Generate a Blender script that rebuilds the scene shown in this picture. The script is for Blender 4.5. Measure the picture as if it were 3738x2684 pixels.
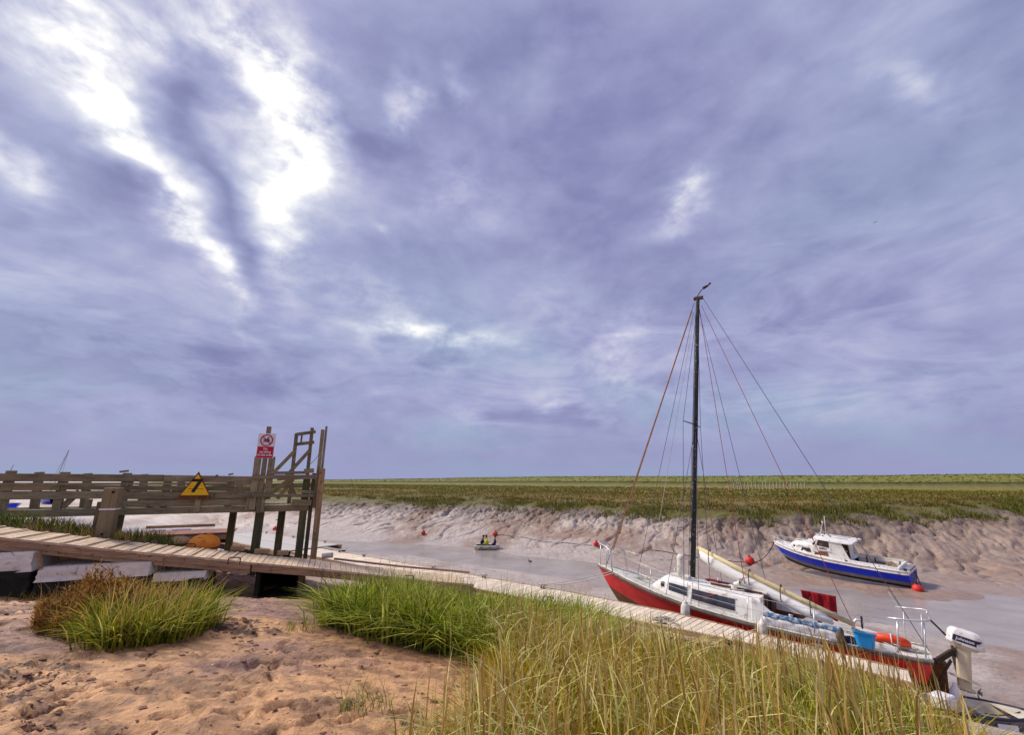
import bpy, bmesh, math, random
import numpy as np
from mathutils import Vector, Matrix
R_ = math.radians
random.seed(7); RNG = np.random.default_rng(11)
for o in list(bpy.data.objects): bpy.data.objects.remove(o)
SC = bpy.context.scene; COL = SC.collection

# ------------------------------------------------------------------ camera
cam_d = bpy.data.cameras.new('camera'); cam_d.sensor_width = 36; cam_d.lens = 36 * 0.42876
cam_d.clip_start = 0.05; cam_d.clip_end = 9000
cam = bpy.data.objects.new('camera', cam_d); COL.objects.link(cam)
cam.location = (0, 0, 5.1); cam.rotation_euler = (R_(90 + 14.313), 0, 0)
SC.camera = cam
SC.cycles.max_bounces = 5; SC.cycles.diffuse_bounces = 2; SC.cycles.glossy_bounces = 2; SC.cycles.transmission_bounces = 3; SC.cycles.transparent_max_bounces = 4; SC.cycles.caustics_reflective = False; SC.cycles.caustics_refractive = False

# ------------------------------------------------------------------ exposure
SC.view_settings.view_transform = 'Standard'; SC.view_settings.look = 'None'
SC.view_settings.exposure = 0.9; SC.view_settings.gamma = 1.0; SC.view_settings.use_curve_mapping = False

# ------------------------------------------------------------------ node helpers
class NT:
    def __init__(s, tree): s.t = tree
    def n(s, typ, **kw):
        nd = s.t.nodes.new(typ)
        for k, v in kw.items(): setattr(nd, k, v)
        return nd
    def put(s, inp, v):
        if isinstance(v, bpy.types.NodeSocket): s.t.links.new(v, inp)
        elif v is not None: inp.default_value = v
    def m(s, op, a, b=None, c=None, clamp=False):
        nd = s.n('ShaderNodeMath', operation=op, use_clamp=clamp)
        for i, v in enumerate((a, b, c)):
            if v is not None: s.put(nd.inputs[i], v)
        return nd.outputs[0]
    def vm(s, op, a, b=None):
        nd = s.n('ShaderNodeVectorMath', operation=op); s.put(nd.inputs[0], a)
        if b is not None:
            if op == 'SCALE': s.put(nd.inputs['Scale'], b)
            else: s.put(nd.inputs[1], b)
        return nd.outputs['Value'] if op in ('DOT_PRODUCT', 'LENGTH') else nd.outputs[0]
    def noise(s, vec, scale, detail=5, rough=.55, dist=0, dim='3D'):
        nd = s.n('ShaderNodeTexNoise', noise_dimensions=dim)
        s.put(nd.inputs['Vector'], vec); nd.inputs['Scale'].default_value = scale
        nd.inputs['Detail'].default_value = detail; nd.inputs['Roughness'].default_value = rough
        nd.inputs['Distortion'].default_value = dist
        return nd.outputs['Fac'], nd.outputs['Color']
    def ramp(s, fac, stops, interp='LINEAR'):
        nd = s.n('ShaderNodeValToRGB'); cr = nd.color_ramp; cr.interpolation = interp
        while len(cr.elements) < len(stops): cr.elements.new(.5)
        for e, (p, c) in zip(cr.elements, stops):
            e.position = p; e.color = (c[0], c[1], c[2], 1)
        s.put(nd.inputs[0], fac); return nd.outputs[0]
    def mix(s, f, a, b, mode='MIX'):
        nd = s.n('ShaderNodeMix', data_type='RGBA', blend_type=mode)
        s.put(nd.inputs[0], f); 
        for i, v in ((6, a), (7, b)):
            if isinstance(v, (tuple, list)): v = (v[0], v[1], v[2], 1)
            s.put(nd.inputs[i], v)
        return nd.outputs[2]
    def mr(s, v, a, b, c=0, d=1):
        nd = s.n('ShaderNodeMapRange', clamp=True)
        for i, x in enumerate((v, a, b, c, d)): s.put(nd.inputs[i], x)
        return nd.outputs[0]
def lin(r, g, b):
    f = lambda c: (c / 255 / 12.92) if c <= 10.3 else ((c / 255 + .055) / 1.055) ** 2.4
    return (f(r), f(g), f(b))

# ------------------------------------------------------------------ sky and sun: broken overcast, sun behind thin cloud on the left
SUN_AZ, SUN_EL = -66.0, 44.0
world = bpy.data.worlds.new('World'); SC.world = world; world.use_nodes = True
wt = NT(world.node_tree); world.node_tree.nodes.clear()
tc = wt.n('ShaderNodeTexCoord'); dvec = wt.vm('NORMALIZE', tc.outputs['Generated'])
sx = wt.n('ShaderNodeSeparateXYZ'); wt.put(sx.inputs[0], dvec)
zc = wt.m('MAXIMUM', sx.outputs[2], 0.0)
# cloud layer mapped on a level sheet overhead so that it foreshortens to the horizon
den = wt.m('ADD', zc, .16)
cv = wt.n('ShaderNodeCombineXYZ')
wt.put(cv.inputs[0], wt.m('DIVIDE', sx.outputs[0], den)); wt.put(cv.inputs[1], wt.m('DIVIDE', sx.outputs[1], den)); cv.inputs[2].default_value = 3.7
sheet = cv.outputs[0]
rotn = wt.n('ShaderNodeMapping'); wt.put(rotn.inputs[0], sheet); rotn.inputs['Rotation'].default_value = (0, 0, R_(-32)); rotn.inputs['Scale'].default_value = (1.0, .42, 1)
big, _ = wt.noise(rotn.outputs[0], 1.1, 4, .5, .3)
puff = wt.vm('MULTIPLY', dvec, (1, 1, 1.7))
med, _ = wt.noise(puff, 4.2, 5, .55, .25)
fine, _ = wt.noise(puff, 17.0, 4, .6, .2)
_, medc = wt.noise(puff, 6.0, 3, .55)
warp1 = wt.vm('SCALE', wt.vm('SUBTRACT', medc, (.5, .5, .5)), .15)
wd = wt.vm('ADD', dvec, warp1)
BLOBS = [(-48.0, 33.9, .114, .034, -50, .5), (-38.8, 24.5, .132, .02, -50, .62), (-32.5, 41.5, .132, .063, -52, .75), (-30.5, 30.5, .128, .044, -78, .45),
 (-49.8, 39.5, .125, .05, 28, .45), (-16.2, 43.4, .047, .021, -85, .35), (-11.1, 18.2, .134, .022, 2, .5), (24.1, 32.9, .06, .029, 40, .45), (14.2, 16.4, .067, .043, 42, .26),
 (4.8, 9.5, .043, .012, -9, .22), (49.5, 34.7, .063, .031, -52, .22), (-53.1, 26.5, .043, .023, -52, .35), (-8.3, 35.3, .082, .057, 10, .15), (-18.4, 21.9, .085, .028, -13, .2),
 (-47.6, 32.8, .05, .034, -16, .25), (-27.2, 36.0, .025, .018, -7, .2), (-17.1, 29.5, .027, .019, -26, .2), (-9.9, 46.0, .025, .022, -42, .2),
 (-38.2, 31.6, .153, .026, -61, -.3), (-48.3, 27.4, .071, .032, -16, -.2), (7.0, 42.4, .301, .183, -38, -.12), (-20.6, 39.6, .056, .043, -9, -.15), (-38.9, 12.7, .184, .045, 4, -.1),
 (5.9, 17.4, .133, .045, 10, -.1), (35.4, 27.1, .207, .054, 19, -.08), (-27.9, 11.3, .077, .033, 15, -.08)]
pos = None; neg = None
for az, el, la, lb, an, amp in BLOBS:
    a, e, t = R_(az), R_(el), R_(an)
    c = Vector((math.sin(a) * math.cos(e), math.cos(a) * math.cos(e), math.sin(e)))
    E = Vector((math.cos(a), -math.sin(a), 0)); U = Vector((-math.sin(a) * math.sin(e), -math.cos(a) * math.sin(e), math.cos(e)))
    u = E * math.cos(t) + U * math.sin(t); v = -E * math.sin(t) + U * math.cos(t)
    mpn = wt.n('ShaderNodeMapping', vector_type='TEXTURE'); wt.put(mpn.inputs['Vector'], wd)
    fr = Matrix((u, v, u.cross(v))).transposed(); mpn.inputs['Location'].default_value = c; mpn.inputs['Rotation'].default_value = fr.to_euler(); mpn.inputs['Scale'].default_value = (la, lb, max(la, .12))
    g = wt.m('EXPONENT', wt.m('MULTIPLY', wt.vm('DOT_PRODUCT', mpn.outputs[0], mpn.outputs[0]), -.75))
    if amp > 0: pos = wt.m('MULTIPLY_ADD', g, amp, pos if pos is not None else 0.0)
    else: neg = wt.m('MULTIPLY_ADD', g, -amp, neg if neg is not None else 0.0)
mott = wt.m('ADD', wt.m('MULTIPLY', fine, .9), wt.m('MULTIPLY', med, .8))            # about .85 mean
mott = wt.mr(mott, .62, 1.08, .25, 1.55)
val = wt.m('ADD', .342, wt.m('MULTIPLY', wt.m('SUBTRACT', big, .5), .26))
val = wt.m('ADD', val, wt.m('MULTIPLY', wt.m('SUBTRACT', med, .5), .30))
val = wt.m('ADD', val, wt.m('MULTIPLY', wt.m('SUBTRACT', fine, .5), .13))
billv = wt.vm('MULTIPLY', dvec, (1, 1, 2.1)); bn1, _ = wt.noise(billv, 3.0, 5, .5, .35); bill = wt.m('ABSOLUTE', wt.m('SUBTRACT', bn1, .5))
val = wt.m('ADD', val, wt.m('MULTIPLY', wt.m('MULTIPLY', bill, wt.mr(zc, .05, .25)), .62))
# low banks of cumulus with lit rims, flattened towards the horizon
lowv = wt.n('ShaderNodeCombineXYZ'); wt.put(lowv.inputs[0], sx.outputs[0]); wt.put(lowv.inputs[1], sx.outputs[1]); wt.put(lowv.inputs[2], wt.m('MULTIPLY', zc, 3.2))
bank, _ = wt.noise(lowv.outputs[0], 3.3, 6, .56, .5)
edge = wt.m('SUBTRACT', wt.mr(bank, .47, .56, 0, 1), wt.mr(bank, .50, .70, 0, 1))
lowm = wt.m('MULTIPLY', wt.mr(zc, .03, .12), wt.mr(zc, .30, .48, 1, .25))
val = wt.m('ADD', val, wt.m('MULTIPLY', wt.m('ADD', wt.m('MULTIPLY', edge, .16), wt.m('MULTIPLY', wt.m('SUBTRACT', .5, bank), .35)), lowm))
val = wt.m('ADD', val, wt.m('MULTIPLY', wt.m('MULTIPLY', pos, .86), mott))
val = wt.m('SUBTRACT', val, neg)
# towards the horizon the layer thickens into an even grey-lilac bank
hz = wt.mr(zc, .0, .12, 0, 1)
val = wt.m('ADD', wt.m('MULTIPLY', val, hz), wt.m('MULTIPLY', wt.m('SUBTRACT', 1, hz), .36))
cool = wt.ramp(val, [(.0, lin(100, 102, 146)), (.25, lin(133, 136, 179)), (.42, lin(160, 163, 201)), (.62, lin(194, 195, 218)), (.88, lin(236, 236, 242)), (1, (.98, .98, .98))])
blue = wt.ramp(val, [(.0, lin(98, 108, 146)), (.25, lin(130, 142, 178)), (.42, lin(156, 168, 200)), (.62, lin(192, 201, 220)), (.88, lin(236, 238, 243)), (1, (.98, .98, .98))])
hue, _ = wt.noise(sheet, .8, 3, .5)
huef = wt.mr(hue, .45, .66)
huef = wt.m('MULTIPLY', huef, wt.mr(zc, .0, .5, 1, .7)); huef = wt.m('ADD', huef, wt.mr(zc, 0, .14, .05, 0), clamp=True)
cl = wt.mix(huef, cool, blue)
sky = wt.n('ShaderNodeTexSky', sky_type='NISHITA'); sky.sun_disc = False
sky.sun_elevation = R_(SUN_EL); sky.sun_rotation = R_(SUN_AZ); sky.air_density = 1.2; sky.dust_density = 2.0
clear = wt.mix(1.0, sky.outputs[0], (.045, .045, .045), 'MULTIPLY')
both = wt.mix(.93, clear, cl)
bg = wt.n('ShaderNodeBackground'); wt.put(bg.inputs[0], both); bg.inputs[1].default_value = .6
wo = wt.n('ShaderNodeOutputWorld'); wt.put(wo.inputs[0], bg.outputs[0])
world.cycles.sampling_method = 'MANUAL'; world.cycles.sample_map_resolution = 512

sun_d = bpy.data.lights.new('sun', 'SUN'); sun_d.energy = 2.1; sun_d.angle = R_(13); sun_d.color = (1, .93, .83)
sun = bpy.data.objects.new('sun', sun_d); COL.objects.link(sun)
sdir = Vector((math.sin(R_(SUN_AZ)) * math.cos(R_(SUN_EL)), math.cos(R_(SUN_AZ)) * math.cos(R_(SUN_EL)), math.sin(R_(SUN_EL))))
sun.rotation_euler = sdir.to_track_quat('Z', 'Y').to_euler(); sun.location = (-20, 30, 60)

# ------------------------------------------------------------------ object helpers
def tag(o, label=None, cat=None, group=None, kind=None):
    if label: o['label'] = label
    if cat: o['category'] = cat
    if group: o['group'] = group
    if kind: o['kind'] = kind
    return o
def empty(name, loc=(0, 0, 0), rz=0, M=None):
    o = bpy.data.objects.new(name, None); COL.objects.link(o); o.empty_display_size = .1
    if M is not None: o.matrix_world = M
    else: o.location = loc; o.rotation_euler = (0, 0, rz)
    return o
def link_mesh(name, me, parent=None, mat=None):
    o = bpy.data.objects.new(name, me); COL.objects.link(o)
    if parent is not None: o.parent = parent
    if mat is not None and not me.materials: me.materials.append(mat)
    return o
class MB:
    def __init__(s): s.v = []; s.f = []
    def add(s, vs, fs):
        b = len(s.v); s.v += [tuple(x) for x in vs]; s.f += [tuple(i + b for i in f) for f in fs]; return s
    def box(s, c, sz, M=None, taper=None):
        x, y, z = [k / 2 for k in sz]; tp = taper or 1
        vs = [(-x, -y, -z), (x, -y, -z), (x, y, -z), (-x, y, -z), (-x * tp, -y * tp, z), (x * tp, -y * tp, z), (x * tp, y * tp, z), (-x * tp, y * tp, z)]
        if M is not None: vs = [M @ Vector(q) for q in vs]
        return s.add([(q[0] + c[0], q[1] + c[1], q[2] + c[2]) for q in vs], [(0, 3, 2, 1), (4, 5, 6, 7), (0, 1, 5, 4), (1, 2, 6, 5), (2, 3, 7, 6), (3, 0, 4, 7)])
    def bar(s, p0, p1, w, h, up=(0, 0, 1)):
        p0, p1 = Vector(p0), Vector(p1); a = (p1 - p0).normalized(); u = Vector(up); u = (u - a * u.dot(a))
        if u.length < 1e-4: u = Vector((1, 0, 0)) - a * a.x
        u.normalize(); r = a.cross(u)
        vs = [p + r * (i * w / 2) + u * (j * h / 2) for p in (p0, p1) for i, j in ((-1, -1), (1, -1), (1, 1), (-1, 1))]
        return s.add(vs, [(0, 1, 2, 3), (7, 6, 5, 4), (0, 4, 5, 1), (1, 5, 6, 2), (2, 6, 7, 3), (3, 7, 4, 0)])
    def loft(s, rings, closed=True, cap=True):
        n = len(rings[0]); vs = [p for r in rings for p in r]; fs = []
        for i in range(len(rings) - 1):
            for j in range(n if closed else n - 1):
                k = (j + 1) % n; fs.append((i * n + j, i * n + k, (i + 1) * n + k, (i + 1) * n + j))
        if cap and closed: fs.append(tuple(range(n))[::-1]); fs.append(tuple((len(rings) - 1) * n + j for j in range(n)))
        return s.add(vs, fs)
    def tube(s, pts, r, n=6, closed=False, cap=True):
        P = [Vector(p) for p in pts]; m = len(P); rr = r if isinstance(r, (list, tuple)) else [r] * m; rings = []; pu = None
        for i in range(m):
            a = P[min(i + 1, m - 1)] - P[max(i - 1, 0)] if not closed else P[(i + 1) % m] - P[(i - 1) % m]
            a.normalize(); u = pu if pu is not None else (Vector((0, 0, 1)) if abs(a.z) < .9 else Vector((1, 0, 0)))
            u = (u - a * u.dot(a)).normalized(); pu = u; w = a.cross(u)
            rings.append([P[i] + (u * math.cos(t) + w * math.sin(t)) * rr[i] for t in [2 * math.pi * k / n for k in range(n)]])
        if closed: rings.append(rings[0]); cap = False
        return s.loft(rings, True, cap)
    def lathe(s, prof, n=16, M=None, cap=True):
        rings = []
        for r, z in prof:
            ring = [Vector((r * math.cos(2 * math.pi * k / n), r * math.sin(2 * math.pi * k / n), z)) for k in range(n)]
            rings.append([M @ q for q in ring] if M is not None else ring)
        return s.loft(rings, True, cap)
    def prism(s, poly, d, M=None):
        n = len(poly); vs = [Vector((x, y, 0)) for x, y in poly] + [Vector((x, y, d)) for x, y in poly]
        if M is not None: vs = [M @ q for q in vs]
        return s.add(vs, [tuple(range(n))[::-1], tuple(range(n, 2 * n))] + [(i, (i + 1) % n, (i + 1) % n + n, i + n) for i in range(n)])
    def mesh(s, name, bevel=0, smooth=False, rough=0):
        me = bpy.data.meshes.new(name); me.from_pydata([tuple(q) for q in s.v], [], s.f)
        bm = bmesh.new(); bm.from_mesh(me)
        bmesh.ops.recalc_face_normals(bm, faces=bm.faces)
        if bevel: bmesh.ops.bevel(bm, geom=list(bm.edges), offset=bevel, segments=1, affect='EDGES', clamp_overlap=True)
        if rough:
            for q in bm.verts: q.co += Vector((random.uniform(-rough, rough), random.uniform(-rough, rough), random.uniform(-rough, rough)))
        bm.to_mesh(me); bm.free()
        if smooth:
            for p in me.polygons: p.use_smooth = True
        return me
    def build(s, name, mat, parent=None, bevel=0, smooth=False, rough=0):
        return link_mesh(name, s.mesh(name, bevel, smooth, rough), parent, mat)
def smooth_by_angle(o, deg=35):
    me = o.data
    for p in me.polygons: p.use_smooth = True
    bm = bmesh.new(); bm.from_mesh(me)
    for e in bm.edges: e.smooth = len(e.link_faces) == 2 and e.calc_face_angle(0) < R_(deg)
    bm.to_mesh(me); bm.free(); return o
def ball(r, n=16, m=10, c=(0, 0, 0), sq=(1, 1, 1)):
    mb = MB(); prof = [(r * math.sin(math.pi * k / m), -r * math.cos(math.pi * k / m)) for k in range(m + 1)]
    prof[0] = (.001, -r); prof[-1] = (.001, r); mb.lathe(prof, n)
    mb.v = [(x * sq[0] + c[0], y * sq[1] + c[1], z * sq[2] + c[2]) for x, y, z in mb.v]; return mb
def sag(a, b, d, n=8):
    a, b = Vector(a), Vector(b)
    return [a.lerp(b, k / n) - Vector((0, 0, d * 4 * (k / n) * (1 - k / n))) for k in range(n + 1)]
def text_obj(name, body, size, mat, parent, M, extrude=.001, sx=1.0, align='CENTER', font_space=1.0, bold=.012):
    cu = bpy.data.curves.new(name, 'FONT'); cu.body = body; cu.size = size; cu.extrude = extrude
    cu.align_x = align; cu.align_y = 'CENTER'; cu.space_line = .95; cu.space_character = font_space; cu.offset = size * bold
    t = bpy.data.objects.new(name + '_tmp', cu); COL.objects.link(t)
    me = bpy.data.meshes.new_from_object(t.evaluated_get(bpy.context.evaluated_depsgraph_get())); bpy.data.objects.remove(t)
    me.transform(Matrix.Diagonal((sx, 1, 1, 1))); me.transform(M); me.materials.clear()
    return link_mesh(name, me, parent, mat)

# ------------------------------------------------------------------ materials
def new_mat(name):
    m = bpy.data.materials.new(name); m.use_nodes = True; m.node_tree.nodes.clear(); t = NT(m.node_tree)
    o = t.n('ShaderNodeOutputMaterial'); b = t.n('ShaderNodeBsdfPrincipled'); t.put(o.inputs[0], b.outputs[0])
    return m, t, b
def weathered(name, c1, c2, rough=.6, scale=6, stretch=(1, 1, 1), bump=.15, spots=None, spot_amt=.5, vary=.0, metal=0, bscale=None, spec=.4):
    """two-tone stained surface; optional third colour in patches; per-object brightness variation"""
    m, t, b = new_mat(name); tcn = t.n('ShaderNodeTexCoord'); mp = t.n('ShaderNodeMapping')
    oi = t.n('ShaderNodeObjectInfo')
    off = t.vm('SCALE', (7.3, 3.1, 5.7), oi.outputs['Random']) if vary else None
    src = t.vm('ADD', tcn.outputs['Object'], off) if vary else tcn.outputs['Object']
    t.put(mp.inputs[0], src); mp.inputs['Scale'].default_value = stretch
    f, _ = t.noise(mp.outputs[0], scale, 8, .62, .3); f2, _ = t.noise(src, scale * .35, 4, .6)
    col = t.mix(t.mr(t.m('ADD', t.m('MULTIPLY', f, .65), t.m('MULTIPLY', f2, .35)), .36, .64), c1, c2)
    if spots is not None:
        g, _ = t.noise(src, scale * 1.7, 6, .65, .5)
        col = t.mix(t.mr(g, .62 - .2 * spot_amt, .72 - .2 * spot_amt), col, spots)
    if vary:
        col = t.mix(1, col, t.ramp(oi.outputs['Random'], [(0, (1 - vary,) * 3), (1, (1 + vary * .6,) * 3)]), 'MULTIPLY')
    t.put(b.inputs['Base Color'], col); b.inputs['Metallic'].default_value = metal
    t.put(b.inputs['Roughness'], t.mr(f, .3, .7, rough - .12, min(1, rough + .15)))
    b.inputs['Specular IOR Level'].default_value = spec
    if bump:
        bp = t.n('ShaderNodeBump'); bp.inputs['Strength'].default_value = bump; bp.inputs['Distance'].default_value = .02
        h, _ = t.noise(mp.outputs[0], (bscale or scale * 3), 6, .6); t.put(bp.inputs['Height'], h); t.put(b.inputs['Normal'], bp.outputs[0])
    return m
W_X = weathered('old_timber_x', lin(162, 146, 114), lin(108, 98, 76), .85, 5, (.35, 6, 6), .5, lin(104, 108, 74), .25, .22)
W_Z = weathered('old_timber_z', lin(166, 150, 118), lin(112, 102, 80), .85, 5, (6, 6, .35), .5, lin(100, 104, 70), .3, .2)
W_POST = weathered('wet_pile_timber', lin(118, 106, 72), lin(62, 58, 46), .8, 4, (6, 6, .4), .6, lin(84, 96, 50), .45, .15)
W_NEWPOST = weathered('brown_pile_timber', lin(186, 150, 108), lin(126, 100, 70), .8, 4, (7, 7, .35), .5, lin(86, 84, 48), .25, .1)
W_DECK = weathered('deck_boards', lin(244, 228, 204), lin(214, 192, 166), .75, 5, (7, .5, 7), .3, lin(172, 150, 126), .16, .2)
W_RAMP = weathered('ramp_boards', lin(226, 200, 168), lin(188, 160, 130), .75, 5, (7, .5, 7), .3, lin(156, 132, 108), .18, .2)
W_FASCIA = weathered('fascia_timber', lin(192, 160, 124), lin(132, 104, 78), .8, 4, (.4, 8, 9), .6, lin(96, 76, 56), .25, .1)
W_BROWN = weathered('brown_varnish', lin(110, 62, 40), lin(74, 40, 28), .45, 6, (1, 1, 4), .1)
M_CONC = weathered('pale_concrete', lin(250, 244, 232), lin(220, 212, 196), .9, 3.5, (1, 1, 2), 1.0, lin(150, 140, 118), .2, .1)
M_DARKWEED = weathered('dark_weed', lin(46, 44, 32), lin(24, 24, 20), .9, 8, (1, 1, 1), .8)
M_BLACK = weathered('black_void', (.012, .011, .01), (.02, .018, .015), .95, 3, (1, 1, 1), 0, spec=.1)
M_GREYDECK = weathered('grey_decking', lin(206, 200, 192), lin(170, 162, 152), .7, 4, (1, 1, 1), .2)
M_STEEL = weathered('galvanised', lin(150, 150, 148), lin(110, 106, 100), .45, 14, (1, 1, 1), .1, lin(120, 84, 60), .15, .1, .7)
M_STAINLESS = weathered('stainless', lin(226, 226, 226), lin(190, 190, 190), .3, 10, (1, 1, 1), 0, metal=.35)
M_WHITE = weathered('gelcoat_white', lin(248, 245, 240), lin(222, 218, 210), .42, 3.5, (1, 1, 1), .06, lin(184, 170, 148), .3)
M_DIRTYWHITE = weathered('dirty_white', lin(236, 230, 220), lin(196, 186, 172), .6, 5, (1, 1, 1), .15, lin(140, 126, 106), .3)
M_DECKWHITE = weathered('nonslip_deck', lin(230, 226, 216), lin(188, 186, 172), .75, 5, (1, 1, 1), .2, lin(150, 140, 120), .35)
M_RED = weathered('red_gelcoat', lin(226, 10, 12), lin(208, 8, 10), .38, 3, (1, 1, 1), .03, lin(168, 26, 24), .12)
M_ANTIFOUL = weathered('brown_antifoul', lin(122, 84, 44), lin(74, 56, 34), .85, 5, (1, 1, 1), .3, lin(60, 52, 36), .3)
M_STRAKE = weathered('strake', lin(112, 92, 76), lin(76, 60, 50), .7, 6, (1, 1, 1), .15)
M_BLUE = weathered('blue_gelcoat', lin(10, 62, 240), lin(6, 50, 220), .3, 2.5, (1, 1, 1), .02)
M_GREYHULL = weathered('grey_boot', lin(150, 146, 146), lin(110, 104, 104), .7, 6, (1, 1, 1), .1)
M_DARKHULL = weathered('dark_bottom', lin(48, 42, 42), lin(30, 28, 28), .8, 6, (1, 1, 1), .2)
M_GLASS = weathered('tinted_window', lin(72, 72, 84), lin(44, 44, 54), .12, 3, (1, 1, 1), 0, lin(130, 126, 130), .15, spec=.8)
M_DARKGLASS = weathered('dark_window', lin(52, 50, 52), lin(32, 30, 32), .12, 3, (1, 1, 1), 0, spec=.8)
M_INTER = weathered('wood_interior', lin(150, 92, 56), lin(96, 62, 40), .6, 5, (1, 1, 1), .1)
M_SPAR = weathered('black_flaking_spar', lin(42, 42, 44), lin(26, 26, 28), .5, 9, (1, 1, .35), .15, lin(170, 166, 160), .16)
M_BOOM = weathered('tan_boom', lin(230, 214, 168), lin(200, 180, 130), .55, 4, (.4, 5, 5), .1, lin(120, 100, 70), .1)
M_SAIL = weathered('white_sailcloth', lin(252, 249, 244), lin(232, 228, 222), .8, 3, (.6, 4, 4), .3)
M_WIRE = weathered('rig_wire', lin(96, 94, 104), lin(74, 72, 80), .5, 10, (1, 1, 1), 0, metal=.3)
M_ROPE_TAN = weathered('tan_rope', lin(196, 140, 84), lin(150, 104, 62), .9, 20, (1, 1, 1), .2)
M_ROPE_RED = weathered('red_rope', lin(170, 70, 64), lin(130, 50, 50), .9, 20, (1, 1, 1), .2)
M_ROPE_WHITE = weathered('white_rope', lin(222, 214, 200), lin(180, 170, 154), .9, 20, (1, 1, 1), .2)
M_ROPE_DARK = weathered('dark_rope', lin(70, 60, 52), lin(44, 38, 34), .9, 20, (1, 1, 1), .2)
M_REDCLOTH = weathered('red_towel', lin(176, 22, 34), lin(128, 14, 26), .95, 8, (1, 1, 1), .5)
M_BIN = weathered('blue_plastic', lin(20, 150, 214), lin(12, 128, 196), .4, 5, (1, 1, 1), .05)
M_ORANGE = weathered('orange_vinyl', lin(250, 80, 28), lin(226, 62, 22), .5, 6, (1, 1, 1), .15)
M_BUOYRED = weathered('red_buoy', lin(226, 56, 46), lin(190, 40, 36), .5, 5, (1, 1, 1), .05, lin(150, 84, 70), .1)
M_BUOYOR = weathered('orange_buoy', lin(252, 158, 44), lin(232, 126, 30), .6, 3, (1, 1, 1), .1, lin(160, 90, 44), .15)
M_BUOYTAN = weathered('faded_buoy', lin(224, 186, 132), lin(190, 144, 96), .7, 3, (1, 1, 1), .1)
M_NAVY = weathered('navy_stripe', lin(44, 40, 74), lin(34, 32, 58), .5, 4, (1, 1, 1), 0)
M_CREAM = weathered('cream_paint', lin(230, 218, 196), lin(204, 190, 164), .5, 4, (1, 1, 1), .05, lin(150, 136, 112), .15)
M_LEG = weathered('cream_outboard', lin(228, 214, 184), lin(204, 188, 156), .45, 5, (1, 1, 1), .05)
M_SIGNW = weathered('sign_white', lin(240, 236, 240), lin(224, 220, 226), .5, 4, (1, 1, 1), 0)
M_SIGNR = weathered('sign_red', lin(196, 16, 52), lin(178, 12, 46), .5, 4, (1, 1, 1), 0)
M_SIGNK = weathered('sign_black', lin(34, 32, 36), lin(26, 24, 28), .6, 4, (1, 1, 1), 0)
M_SIGNY = weathered('sign_yellow', lin(252, 204, 14), lin(236, 176, 12), .6, 6, (1, 1, 1), .05, lin(190, 124, 30), .1)
M_RUST = weathered('rusty_edge', lin(140, 86, 44), lin(96, 58, 34), .85, 8, (1, 1, 1), .2)
M_RUSTDK = weathered('dark_rust', lin(84, 62, 50), lin(54, 42, 36), .8, 10, (1, 1, 1), .2)
M_REDBOARD = weathered('reddish_board', lin(190, 142, 122), lin(150, 108, 92), .8, 5, (.5, 5, 5), .3)
M_DODGER = weathered('dodger_canvas', lin(236, 234, 232), lin(204, 202, 204), .9, 5, (1, 1, 1), .3)
M_DODGERB = weathered('dodger_blue', lin(90, 140, 184), lin(70, 116, 160), .9, 9, (1, 1, 1), .3, lin(200, 208, 214), .75)
M_HIVIS = weathered('hi_vis', lin(214, 222, 40), lin(190, 200, 30), .8, 6, (1, 1, 1), .2)
M_JKT = weathered('navy_jacket', lin(52, 56, 92), lin(40, 42, 70), .85, 6, (1, 1, 1), .2)
M_DARKJ = weathered('dark_jacket', lin(48, 44, 46), lin(34, 32, 34), .85, 6, (1, 1, 1), .2)
M_SKIN = weathered('skin', lin(206, 150, 122), lin(190, 132, 106), .6, 6, (1, 1, 1), 0)
M_HAIR = weathered('hair', lin(60, 48, 40), lin(44, 36, 30), .8, 8, (1, 1, 1), 0)
M_FEATHER = weathered('feather', lin(60, 54, 52), lin(40, 36, 36), .8, 8, (1, 1, 1), 0)
M_PALEPOST = weathered('pale_fence_post', lin(196, 186, 150), lin(160, 148, 116), .85, 6, (4, 4, .5), .2)
def leaf_mat(name, trans=.28):
    m, t, b = new_mat(name); at = t.n('ShaderNodeVertexColor', layer_name='Col')
    out = [n for n in t.t.nodes if n.type == 'OUTPUT_MATERIAL'][0]
    t.put(b.inputs['Base Color'], at.outputs[0]); b.inputs['Roughness'].default_value = .65; b.inputs['Specular IOR Level'].default_value = .15
    tr = t.n('ShaderNodeBsdfTranslucent'); t.put(tr.inputs[0], at.outputs[0])
    mx = t.n('ShaderNodeMixShader'); mx.inputs[0].default_value = trans
    t.put(mx.inputs[1], b.outputs[0]); t.put(mx.inputs[2], tr.outputs[0]); t.put(out.inputs[0], mx.outputs[0]); return m
M_LEAF = leaf_mat('grass_blades')

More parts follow.
